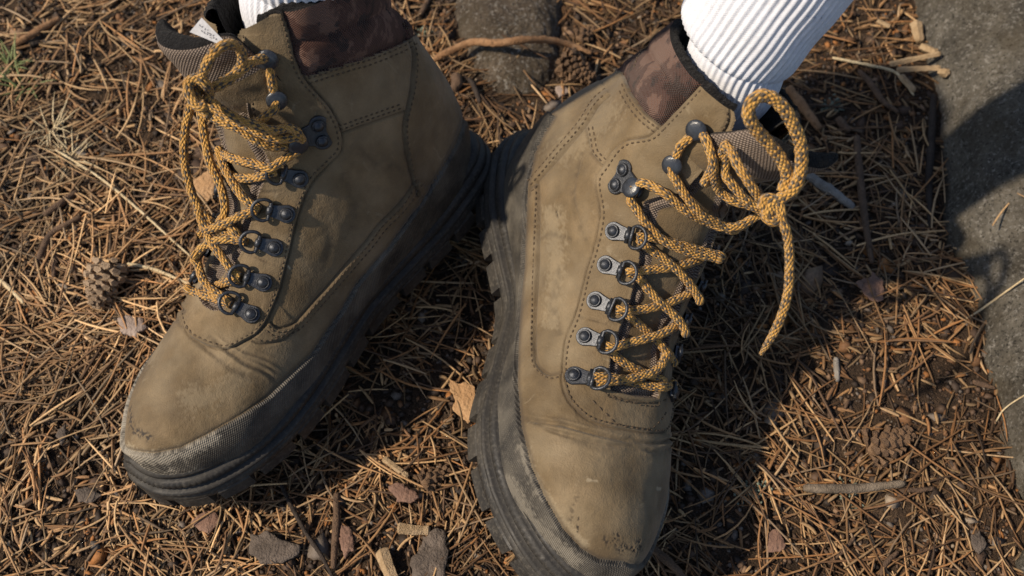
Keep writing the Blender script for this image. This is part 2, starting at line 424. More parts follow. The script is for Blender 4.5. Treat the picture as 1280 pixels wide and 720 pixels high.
class Boot:
    def __init__(s, pose, sgn, warp):
        s.x, s.y, s.yaw, s.roll, s.pit = pose; s.sgn = sgn; s.R = rotm(s.yaw, s.roll*sgn, s.pit)
        Q = SOLEPTS.copy(); Q[:, 1] *= sgn; s.z0 = (Q@s.R.T)[:, 2].min()+.002
        s.C = None
        s.G0 = upper_grid()
        if warp:
            bank = [s.rigid(s.G0.reshape(-1, 3)[::7])]
            for pr in (MID_PROF, OUT_PROF): bank.append(s.rigid(ring_surf(pr)[0].reshape(-1, 3)))
            Bk = np.vstack(bank); px, dep = project(Bk)
            ctr = []; dis = []
            for (a, b) in warp:
                d = np.hypot(px[:, 0]-a[0], px[:, 1]-a[1]); near = d < d.min()+5
                j = np.where(near)[0][np.argmin((dep+d*.0008)[near])]
                P = at_depth(a[0], a[1], dep[j]); T = at_depth(b[0], b[1], dep[j]); ctr.append(P); dis.append(T-P)
            ctr = np.array(ctr); dis = np.array(dis); n = len(ctr)
            K = np.linalg.norm(ctr[:, None]-ctr[None], axis=2)
            A = np.zeros((n+4, n+4)); A[:n, :n] = -K+np.eye(n)*-.004; Pm = np.c_[np.ones(n), ctr]
            A[:n, n:] = Pm; A[n:, :n] = Pm.T; A[n+1:, n+1:] -= np.eye(3)*.002
            s.coef = np.linalg.solve(A, np.vstack([dis, np.zeros((4, 3))])); s.C = ctr
    def rigid(s, P):
        P = np.asarray(P, float).copy(); P[..., 1] *= s.sgn
        return P@s.R.T+np.array([s.x, s.y, -s.z0])
    def wp(s, P):
        sh = np.asarray(P).shape; Q = s.rigid(np.asarray(P).reshape(-1, 3))
        if s.C is not None:
            out = np.empty_like(Q)
            for i in range(0, len(Q), 40000):
                q = Q[i:i+40000]; K = -np.linalg.norm(q[:, None]-s.C[None], axis=2)
                out[i:i+40000] = q+K@s.coef[:-4]+np.c_[np.ones(len(q)), q]@s.coef[-4:]
            Q = out
        return Q.reshape(sh)

def gridnormals(G, flip):
    du = np.gradient(G, axis=0); dv = np.gradient(G, axis=1); N = np.cross(du, dv)
    n = np.linalg.norm(N, axis=2, keepdims=True); N = N/np.maximum(n, 1e-12)
    return -N if flip else N
def rot_to(xdir, zdir, pos):
    z = zdir/np.linalg.norm(zdir); x = xdir-z*(xdir@z); x /= np.linalg.norm(x); y = np.cross(z, x)
    m = Matrix.Identity(4)
    for i in range(3): m[i][0] = x[i]; m[i][1] = y[i]; m[i][2] = z[i]; m[i][3] = pos[i]
    return m
# shared hardware meshes, local x from rivet to ring, z outwards
def plate_mesh():
    V = []; F = []; out = []
    for a in np.linspace(90, 270, 11): out.append((.0050*cos(radians(a)), .0050*sin(radians(a))))
    out += [(.004, -.0040), (.0078, -.0034), (.0095, -.0034), (.0095, .0034), (.0078, .0034), (.004, .0040)]
    n = len(out); zs = [(-.001, 1.0), (.0006, 1.0), (.0010, .93)]
    for z, k in zs: V += [(x*k, y*k, z) for x, y in out]
    for i in range(2):
        for a in range(n): b = (a+1) % n; F.append((i*n+a, i*n+b, (i+1)*n+b, (i+1)*n+a))
    F.append(tuple(2*n+a for a in range(n))); return rawmesh('eyelet_plate', V, F, M['gun'], False)
def rivet_mesh(r=.0036, mat='gun'):
    V, F = lathe([(r, -.0005), (r, .0010), (r*.93, .0019), (r*.84, .0021), (r*.80, .0017), (r*.76, .0020), (r*.5, .0027), (r*.2, .0031), (.0001, .0032)], 24)
    return rawmesh('rivet', V, F, M[mat])
def ring_mesh():
    P = []
    for a in np.linspace(-100, 100, 28): P.append((.0042+.0060*cos(radians(a)), .0058*sin(radians(a)), .0022+.0012*cos(radians(a))))
    P = [(.0012, -.0048, .0012)]+P+[(.0012, .0048, .0012), (.0010, 0, .0010), (.0012, -.0048, .0012)]
    V, F, uv, caps = tube_arrays(np.array(P), .00095, 10)
    return rawmesh('lace_ring', V, [tuple(f) for f in F]+[tuple(f) for f in caps[0]]+[tuple(f) for f in caps[1]], M['gun'])
def hinge_mesh():
    P = np.array([(0, -.0045, 0), (0, -.0022, 0), (0, -.0021, 0), (0, .0021, 0), (0, .0022, 0), (0, .0045, 0)])
    V, F, uv, caps = tube_arrays(P, [.0011, .0011, .0017, .0017, .0011, .0011], 12)
    return rawmesh('hinge', V, [tuple(f) for f in F]+[tuple(f) for f in caps[0]]+[tuple(f) for f in caps[1]], M['gun'])
def hook_mesh():
    """open lace hook: foot, neck and round domed head"""
    V, F = lathe([(.0030, -.001), (.0030, .0010), (.0018, .0018), (.0016, .0036), (.0028, .0043), (.0050, .0045), (.0054, .0050), (.0051, .0057), (.0033, .0063), (.0001, .0065)], 26)
    return rawmesh('lace_hook_head', V, F, M['black'])
def hookplate_mesh():
    V = []; F = []; out = []
    for a in np.linspace(20, 150, 9): out.append((.0052*cos(radians(a))-.0005, .0052*sin(radians(a))+.0045))
    out.append((-.0035, 0.0))
    for a in np.linspace(210, 340, 9): out.append((.0052*cos(radians(a))-.0005, .0052*sin(radians(a))-.0045))
    for a in np.linspace(-50, 50, 7): out.append((.0040*cos(radians(a))+.0125, .0040*sin(radians(a))))
    n = len(out)
    for z, k in [(-.001, 1.0), (.0006, 1.0), (.0010, .94)]: V += [(x*k, y*k, z) for x, y in out]
    for i in range(2):
        for a in range(n): b = (a+1) % n; F.append((i*n+a, i*n+b, (i+1)*n+b, (i+1)*n+a))
    F.append(tuple(2*n+a for a in range(n))); return rawmesh('hook_plate', V, F, M['gun'], False)
HW = dict(plate=plate_mesh(), rivet=rivet_mesh(), ring=ring_mesh(), hinge=hinge_mesh(), hook=hook_mesh(), hplate=hookplate_mesh(), rivetb=rivet_mesh(.0040, 'black'))

def build_boot(name, label, D, pose, sgn, rim_rows=True):
    B = Boot(pose, sgn, D['warp'])
    G = B.wp(B.G0); flip = (sgn > 0)
    Nn = gridnormals(G, flip)
    # make sure normals look outwards
    cen = G.mean(axis=1, keepdims=True)
    if ((G-cen)*Nn).sum() < 0: Nn = -Nn; flip = not flip
    px, dep = project(G.reshape(-1, 3)); px = px.reshape(NU, NV, 2); dep = dep.reshape(NU, NV)
    # every point takes the drawing of its medial twin
    PX = px.copy(); h = NV//2; PX[:, :h] = px[:, ::-1][:, :h]
    DP = dep.copy(); DP[:, :h] = dep[:, ::-1][:, :h]
    F2 = PX.reshape(-1, 2); mpp = (DP/(CF*1280)).ravel()
    Gf = G.reshape(-1, 3)
    wob = vnoise(Gf, 90, 3)*.0006
    hgt = vnoise(B.G0.reshape(-1, 3), 45, 5, 2)*.0007+vnoise(B.G0.reshape(-1, 3), 14, 9)*.0010
    # throat, rand, collar regions
    def sd(poly):
        d, e = polydist(F2, poly); return d*mpp, e
    thr = inpoly(F2, D['throat']); dth, _ = sd(np.vstack([D['throat'], D['throat'][:1]])); dth = np.abs(dth)*np.where(thr, 1, -1)
    rnd = inpoly(F2, D['rand']); drd, _ = sd(D['rand'][:D['rand_n']]); drd = np.abs(drd)*np.where(rnd, 1, -1)
    cam_ = inpoly(F2, D['collar']); dcm, _ = sd(D['collar'][:D['collar_n']]); dcm = np.abs(dcm)*np.where(cam_, 1, -1)
    hgt = np.where(thr, hgt*.3, hgt)
    hgt = hgt-.0042*sstep(0, .0016, dth)+.0004*np.exp(-((dth+.0006)/.0006)**2)
    # puffed weave gusset with folds, leather spine
    hgt = hgt+np.where(thr, .0016*np.exp(-((dth-.0045)/.0022)**2)+.0008*np.sin(Gf[:, 1]*420+Gf[:, 2]*300)*np.exp(-((dth-.0045)/.003)**2), 0)
    hgt = hgt+.0022*sstep(0, .0010, drd)-.0004*np.exp(-(drd/.0006)**2)
    hgt = hgt+np.where(cam_, .0022*sstep(0, .006, dcm)-.0004*np.exp(-(dcm/.0008)**2), 0)
    for poly in D['cushion']:
        d, e = sd(poly); hgt = hgt-np.where(cam_, .0024*np.exp(-(np.abs(d)/.0022)), 0)*(1-e)
    stitches = []
    for poly, side, H, st in D['seams']:
        P2 = cr_spline(poly, len(poly)*6); d, e = polydist(F2, P2); d = d*mpp*side+wob*.4
        w = (1-e)*np.where(thr & (dth > .001), 0, 1)*np.where(rnd, 0, 1)
        hgt = hgt+w*(1.5*H*sstep(0, .0007, d)*np.exp(-np.maximum(d, 0)/.013)-.0011*np.exp(-((d+.0004)/.0006)**2)-.00035*sum(np.exp(-((d-o)/.0006)**2) for o in st))
        for o in st: stitches.append((P2, side*o))
    for poly, depth, wid in D['creases']:
        P2 = cr_spline(poly, len(poly)*6); d, e = polydist(F2, P2); d = d*mpp+wob
        L = np.hypot(*(F2-P2[0]).T); L2 = np.hypot(*(F2-P2[-1]).T); fade = sstep(0, 22, np.minimum(L, L2))
        hgt = hgt-np.where(rnd | thr, 0, 1)*fade*(1-e)*(depth*np.exp(-(d/wid)**2)-depth*.6*np.exp(-((np.abs(d)-wid*2)/wid)**2))
    hgt = np.where(np.arange(NU)[:, None].repeat(NV, 1).ravel() < 6, 0, hgt)
    # wear marks; creases, seams and the edge along the rand are darkened too
    dust = np.clip(.25*vnoise(Gf, 60, 21, 3)+.08, 0, 1); dark_amt = np.zeros(len(Gf))
    n1 = vnoise(Gf, 900, 31, 2); n2 = vnoise(Gf, 350, 33, 2)
    for poly, wpx, amt, kind in D['marks']:
        d, e = polydist(F2, cr_spline(poly, len(poly)*4)); d = np.abs(d)
        a = amt*(sstep(1.3, .2, d/wpx)*sstep(.0, .28, n1) if kind == 'scratch_dark' else sstep(1, .2, d/wpx+.55*n1+.35*n2))
        if kind == 'scratch_dark': dark_amt = np.maximum(dark_amt, a); hgt = hgt-.0003*a
        else: dust = np.maximum(dust, a)
    for poly, depth, wid in D['creases']:
        d, e = polydist(F2, poly); dark_amt = np.maximum(dark_amt, .35*(1-e)*np.exp(-(d*mpp/(wid*1.1))**2)*sstep(-.6, .3, n2))
    for poly, side, H, st in D['seams']:
        d, e = polydist(F2, poly); dark_amt = np.maximum(dark_amt, .45*(1-e)*np.exp(-((d*mpp*side+.0003)/.0007)**2))
    dark_amt = np.maximum(dark_amt, .5*np.exp(-((drd+.0008)/.0012)**2))
    G2 = G+Nn*hgt.reshape(NU, NV)[..., None]
    # uv in metres
    mid = G[:, int(NV*.75)]; ua = np.r_[0, np.cumsum(np.linalg.norm(np.diff(mid, axis=0), axis=1))]
    va = np.concatenate([np.zeros((NU, 1)), np.cumsum(np.linalg.norm(np.diff(G, axis=1), axis=2), axis=1)], 1); va = va-va[:, h:h+1]
    uv = np.stack([np.broadcast_to(ua[:, None], va.shape), va], -1).reshape(-1, 2)
    root = empty(name, (B.rigid(np.array([.14, 0, 0.0]))*[1, 1, 0]))
    tag(root, label, 'boot', 'hiking boots worn on the two feet')
    org = np.array(root.location)
    F = gridfaces(NU, NV, flip=flip)
    fc = F.mean(axis=1).astype(int)
    # face centre region id by majority of first corner
    eye = inpoly(F2, D['eyestay']); ctr = inpoly(F2, D['counter']); vamp = inpoly(F2, D['vamp'])
    cid = np.full(len(Gf), 5)
    cid[ctr] = 4; cid[vamp] = 3; cid[eye] = 2
    cid[cam_] = 6; cid[rnd] = 1
    cid[thr & (dth <= .0075)] = 7; cid[thr & (dth > .0075)] = 8
    fid = cid[F[:, 0]]
    rowpos = (np.linspace(0, 1, NU)**1.25*(len(ROWS)-1))[F[:, 0]//NV]; fid[((fid == 7) | (fid == 8)) & (rowpos > 14.3)] = 0
    cut = inpoly(F2, D['cut']); fid[cut[F[:, 0]] & (rowpos > 13)] = 0; cutrim = cut.reshape(NU, NV)[-1]
    names = {1: ('rubber_rand', 'rand'), 2: ('eyestay', 'leather'), 3: ('vamp', 'leather'), 4: ('heel_counter', 'leather'), 5: ('quarter', 'leather'), 6: ('padded_collar', 'camo'), 7: ('tongue_gusset', 'weave'), 8: ('tongue', 'leather')}
    for k, (nm, mt) in names.items():
        ff = F[fid == k]
        if not len(ff): continue
        used, inv = np.unique(ff, return_inverse=True)
        newmesh(nm, G2.reshape(-1, 3)[used], inv.reshape(ff.shape), M[mt], root, True, uv[used], dict(dust=dust[used], scratch_dark=dark_amt[used]), org)
    bv = BVHTree.FromPolygons([tuple(v) for v in G2.reshape(-1, 3)], [tuple(f) for f in F.tolist()])
    # sole
    soleV = []
    for nm, pr, mt in (('midsole', MID_PROF, 'mid'), ('outsole', OUT_PROF, 'out')):
        V, u2 = ring_surf(pr); k, n, _ = V.shape
        if nm == 'midsole':          # vertical ribbing moulded in the upper band
            u = u2[0, :, 0]; rib = .0005*np.sign(np.sin(u*2*pi/.0032))
            Q, Nq, _, _ = sole_ring(n-1); Nq = np.vstack([Nq, Nq[:1]])
            for i in range(8, 11): V[i, :, :2] += Nq*rib[:, None]
            lo = .0002*vnoise(V, 120, 4)
            V[:, :, :2] += Nq[None]*lo[..., None]
        else:
            V[..., 2] += .0004*vnoise(V, 150, 8)
        Wv = B.wp(V); soleV.append(Wv)
        Fs = gridfaces(k, n, flip=not flip)
        o = newmesh(nm, Wv.reshape(-1, 3), Fs, M[mt], root, True, u2.reshape(-1, 2), dict(dust=.2*np.clip(vnoise(V, 70, 6, 2), 0, 1).ravel()), org)
    # sole floor
    Q, Nq, ss, LL = sole_ring(120); C = np.c_[Q-Nq*.010, .0086+toespring(Q[:, 0])]
    Cv = B.wp(C); newmesh('sole_floor', Cv, [tuple(range(120))], M['out'], root, False, None, None, org)
    # lugs, each a block of its own
    Q, Nq, ss, LL = sole_ring(600); i0 = 0; rr = random.Random(5)
    while i0 < 596:
        ln = rr.choice([16, 20, 24]); gap = 5
        if i0+ln > 598: break
        idx = np.arange(i0, i0+ln+1, 2); dep_ = rr.choice([.020, .024]); inset = rr.uniform(-.0002, .0012)
        lug = []
        for (o_, z_) in ((inset-.0002, .0120), (inset+.0012, .0095), (inset+.0010, .0012), (inset-.0004, .0), (-dep_, .0), (-dep_, .0100)):
            P = Q[idx % 600]+Nq[idx % 600]*o_; lug.append(np.c_[P, z_+toespring(P[:, 0])])
        V = B.wp(np.array(lug)); k, n, _ = V.shape
        Fl = [tuple(f) for f in gridfaces(k, n, flip=not flip)]+[tuple(i*n for i in range(k)), tuple(i*n+n-1 for i in range(k))[::-1]]
        newmesh('lug', V.reshape(-1, 3), Fl, M['out'], root, False, np.zeros((k*n, 2)), dict(dust=np.zeros(k*n)), org)
        i0 += ln+gap
    # collar roll and lining
    rim = B.G0[-1]; cr = np.array([.058, 0, rim[:, 2].mean()]); rows = []
    inn = cr-rim; inn[:, 2] = 0; dl = np.linalg.norm(inn[:, :2], axis=1); inn /= dl[:, None]
    puff = .0022
    for off, up in ((0, 0), (-.0004, .0008), (.0005, .0018), (.0018, .0024), (.0034, .0020), (.0046, .0004), (.0054, -.004), (.0058, -.012), (.007, -.030), (.009, -.060)):
        P = rim+inn*off; P[:, 2] += up; rows.append(P)
    RV = B.wp(np.array(rows)); RV[0] = G2[-1]; nr = vnoise(RV, 500, 4, 2)*.0012+vnoise(RV, 90, 5)*.001
    nrm = gridnormals(RV, flip); RV[2:] += (nrm*nr[..., None])[2:]
    keep = (np.abs(np.linspace(-1, 1, NV)) > D.get('rim_gap', .13)) & ~cutrim
    Fr = gridfaces(RV.shape[0], NV, flip=flip); Fr = Fr[keep[Fr[:, 0] % NV]]
    newmesh('collar_lining', RV.reshape(-1, 3), Fr, M['fleece'], root, True, None, None, org)
    # helpers on the surface
    Gm = G2
    def hit(x, y):
        d = Vector(ray(x, y)).normalized(); r = bv.ray_cast(Vector(CPOS), d)
        return r
    def surf(x, y):
        r = hit(x, y)
        if r[0] is None: return None
        n = np.array(r[1]); n = n if n@ray(x, y) < 0 else -n
        return np.array(r[0]), n, r[2]
    def twin(idx):
        f = F[idx]; i, j = divmod(int(f[0]), NV); j2 = NV-1-j
        return i, j2
    # stitching: small raised thread capsules, joined (too small to part)
    SV = []; SF = []; nb = 0
    for poly, off in stitches:
        P2 = np.asarray(poly); T = np.gradient(P2, axis=0); T /= np.linalg.norm(T, axis=1)[:, None]+1e-9
        nrm2 = np.stack([-T[:, 1], T[:, 0]], 1); Q2 = P2+nrm2*(off*CF*1280/.55)
        Q2, _ = resample(Q2, 1.0); k = 0; stp = 7.0
        while k+5 < len(Q2):
            a = surf(*Q2[int(k)]); b = surf(*Q2[int(min(k+4.6, len(Q2)-1))]); k += stp
            if a is None or b is None: continue
            if np.linalg.norm(a[0]-b[0]) > .006: continue
            for tw in (False, True):
                if tw:
                    ia, ja = twin(a[2]); ib, jb = twin(b[2]); pa, pb = Gm[ia, ja], Gm[ib, jb]; n_ = Nn[ia, ja]
                else: pa, pb, n_ = a[0], b[0], a[1]
                ax = pb-pa; Lx = np.linalg.norm(ax)
                if Lx < .0004 or Lx > .008: continue
                ax /= Lx; sd_ = np.cross(n_, ax); rw = .00052
                for t_, k_ in ((0, .35), (.25, 1), (.75, 1), (1, .35)):
                    c = pa+ax*Lx*t_+n_*.0001
                    for an in range(5):
                        SV.append(c+k_*rw*(sd_*cos(an*2*pi/5)+n_*sin(an*2*pi/5)))
                for i in range(3):
                    for an in range(5): SF.append((nb+i*5+an, nb+i*5+(an+1) % 5, nb+(i+1)*5+(an+1) % 5, nb+(i+1)*5+an))
                SF.append(tuple(nb+an for an in range(5))); SF.append(tuple(nb+15+an for an in range(5))); nb += 20
    o = newmesh('seam_stitching', np.array(SV), SF, M['thread'], root, True, None, None, org); o['kind'] = 'stuff'
    # hardware
    rootM = Matrix.Translation(-Vector(org))
    def hw_ring(P0, P1, n, near=True):
        mw = rootM@rot_to(P1-P0, n, P0+n*.0006)
        pl = linkmesh('lace_eyelet', HW['plate'], root, mw)
        linkmesh('rivet', HW['rivet'], pl, Matrix.Translation((0, 0, .0006)))
        linkmesh('hinge', HW['hinge'], pl, Matrix.Translation((.0088, 0, .0016)))
        L = np.linalg.norm(P1-P0)
        if near: linkmesh('lace_ring', HW['ring'], pl, Matrix.Translation((max(.0075, min(.0105, L-.0045)), 0, .0008)))
        return pl
    for (a, b) in D['rings']:
        A_, B_ = surf(*a), surf(*b)
        if A_ is None: continue
        # ring centre floats level with the plate
        n = A_[1]; d = ray(*b); P1 = CPOS+d*(((A_[0]+n*.002-CPOS)@n)/(d@n)); 
        if np.linalg.norm(P1-A_[0]) > .020: P1 = A_[0]+(P1-A_[0])*.0135/np.linalg.norm(P1-A_[0])
        hw_ring(A_[0], P1, n)
        i, j = twin(A_[2]); n2 = Nn[i, j]; q = B_ or A_; i2, j2 = twin(q[2]); dv = Gm[i, max(1, h-0)]-Gm[i, j]
        hw_ring(Gm[i, j], Gm[i, j]+dv, n2, False)
    # two-rivet hook
    for r1, r2, hk in D['hook2']:
        a, b, c = surf(*r1), surf(*r2), surf(*hk)
        m0 = (a[0]+b[0])/2; n = a[1]+b[1]; n /= np.linalg.norm(n); xd = c[0]-m0
        xa = np.cross(b[0]-a[0], n); xa = xa if xa@xd > 0 else -xa
        pl = linkmesh('lace_hook', HW['hplate'], root, rootM@rot_to(xa, n, m0+n*.0006))
        for sy in (-.0045, .0045): linkmesh('rivet', HW['rivet'], pl, Matrix.Translation((0, sy, .0006)))
        linkmesh('hook_head', HW['hook'], pl, Matrix.Translation((.0125, 0, 0))@Matrix.Rotation(radians(-12), 4, 'X'))
    for hk in D['hooks']:
        a = surf(*hk)
        # head centre sits on the pixel, its foot slightly behind
        n = a[1]; P = a[0]
        d = ray(*hk); P0 = CPOS+d*(((P+n*.005-CPOS)@n)/(d@n))-n*.005
        pl = linkmesh('lace_hook', HW['hook'], root, rootM@rot_to(np.array([0, 0, 1.0]), n, P0))
        i, j = twin(a[2]); linkmesh('lace_hook', HW['hook'], root, rootM@rot_to(np.array([0, 0, 1.0]), Nn[i, j], Gm[i, j]))
    # tongue top: padded slab flaring forward
    tg = D['tongue']; ns, nf = 60, 96; TV = np.zeros((ns, nf, 3)); TU = np.zeros((ns, nf, 2)); ids = np.zeros((ns, nf), int)
    for i in range(ns):
        s_ = i/(ns-1); q = min(1, s_/.86)
        cx, cz = [float(np.interp(q, tg['s'], tg[k])) for k in ('x', 'z')]
        q2 = q+.02; tx, tz = float(np.interp(min(q2, 1), tg['s'], tg['x']))-float(np.interp(q2-.04, tg['s'], tg['x'])), float(np.interp(min(q2, 1), tg['s'], tg['z']))-float(np.interp(q2-.04, tg['s'], tg['z']))
        tl = math.hypot(tx, tz); tx /= tl; tz /= tl
        wdt = float(np.interp(q, tg['s'], tg['w'])); th = .0055*(1 if s_ < .86 else math.sqrt(max(0, 1-((s_-.86)/.14)**2)))
        ext = .0055*(0 if s_ < .86 else math.sin((s_-.86)/.14*pi/2))
        for j in range(nf):
            a = 2*pi*j/nf; cu, sn = cos(a), sin(a)
            yy = wdt*np.sign(cu)*abs(cu)**.75*(1-.25*(0 if s_ < .86 else (s_-.86)/.14)**2); tt = yy/.036
            bend = -tg['bend']*tt*tt; droop = -tg['droop']*tt*tt*q
            dn = th*np.sign(sn)*abs(sn)**.8
            # normal direction in xz: forward = (tz,-tx)
            TV[i, j] = (cx+tx*ext+tz*dn+bend, yy-tg['side']*q, cz+tz*ext-tx*dn+droop); TU[i, j] = (s_*.07, sn*.02+yy)
            ids[i, j] = 0 if sn < -.1 or s_ > .955 else (1 if q > .62 else 2)
    TW = B.wp(TV); du_ = np.r_[0, np.cumsum(np.linalg.norm(np.diff(TW[:, nf//4], axis=0), axis=1))]; dv_ = np.concatenate([np.zeros((ns, 1)), np.cumsum(np.linalg.norm(np.diff(TW, axis=1), axis=2), axis=1)], 1); dv_ = dv_-dv_[:, nf//4:nf//4+1]; TU = np.stack([np.broadcast_to(du_[:, None], dv_.shape), dv_], -1); TN = gridnormals(TW, flip); TW = TW+TN*(vnoise(TW, 110, 12, 2)*.0008)[..., None]
    Ft = gridfaces(ns, nf, True, flip=not flip); idf = ids.reshape(-1)[Ft[:, 0]]
    for k, nm, mt in ((0, 'tongue_lining', 'fleece'), (1, 'tongue_webbing', 'weave'), (2, 'tongue_patch', 'leather')):
        ff = Ft[idf == k]; used, inv = np.unique(ff, return_inverse=True)
        Vv = TW.reshape(-1, 3)[used]
        newmesh(nm, Vv, inv.reshape(ff.shape), M[mt], root, True, TU.reshape(-1, 2)[used], dict(dust=np.zeros(len(used)), scratch_dark=np.zeros(len(used))), org)
    bt = BVHTree.FromPolygons([tuple(v) for v in TW.reshape(-1, 3)], [tuple(f) for f in Ft.tolist()])
    # laces
    def lace_pts(spec, taut=False):
        out = []
        for t in spec:
            x, y, hh = t[:3]
            if hh is None: out.append([x, y, None]); continue
            d = Vector(ray(x, y)).normalized(); cands = []
            for bvv in (bv, bt):
                r = bvv.ray_cast(Vector(CPOS), d)
                if r[0] is not None: cands.append((np.array(r[0])-CPOS)@CW)
            if not cands: out.append([x, y, None]); continue
            out.append([x, y, min(cands)-hh*.001])
        k = [i for i, o in enumerate(out) if o[2] is not None]
        if not k: out[0][2] = D['dep0']; k = [0]
        dd = np.interp(np.arange(len(out)), k, [out[i][2] for i in k])
        for i, t in enumerate(spec):
            if len(t) > 3: dd[i] += t[3]*.001
        if taut and 5 <= len(spec) <= 10 and all(t[2] is not None for t in spec[:-1]):     # a lace under tension runs straight between its rings
            last = max(i for i, t in enumerate(spec) if t[2] is not None and t[2] >= 0); n_ = last
            L_ = np.r_[0, np.cumsum([math.hypot(spec[i+1][0]-spec[i][0], spec[i+1][1]-spec[i][1]) for i in range(n_)])]; t_ = L_/L_[-1]
            mx = max(t[2] for t in spec[:last+1]); lin = dd[0]+(dd[n_]-dd[0])*t_-.00045*mx*np.sin(pi*t_)
            sf = np.array([dd[i]+spec[i][2]*.001-.0022 for i in range(n_+1)])
            dd[:n_+1] = np.minimum(lin, sf)
        return np.array([at_depth(o[0], o[1], z) for o, z in zip(out, dd)])
    for nm, r, spec in D['laces']:
        if spec[-1][2] is not None and spec[-1][2] < 0: ex, ey = spec[-2][0]+.55*(spec[-1][0]-spec[-2][0]), spec[-2][1]+.55*(spec[-1][1]-spec[-2][1]); spec = spec[:-1]+[(ex, ey, spec[-1][2]), (ex, ey, None, 12)]
        P = lace_pts(spec, nm == 'lace'); P = cr_spline(P, len(P)*12); P, L = resample(P, .0007)
        R = np.full(len(P), r)
        if nm == 'lace_end': R = r*np.interp(L/L[-1], [0, .8, .93, 1], [1, 1, .72, .45])
        R = R*(1+.05*np.sin(L*2*pi/.0026*.5))
        tube(nm, P, R, M['lace'], root, 16, org)
    return B, root, surf, bt
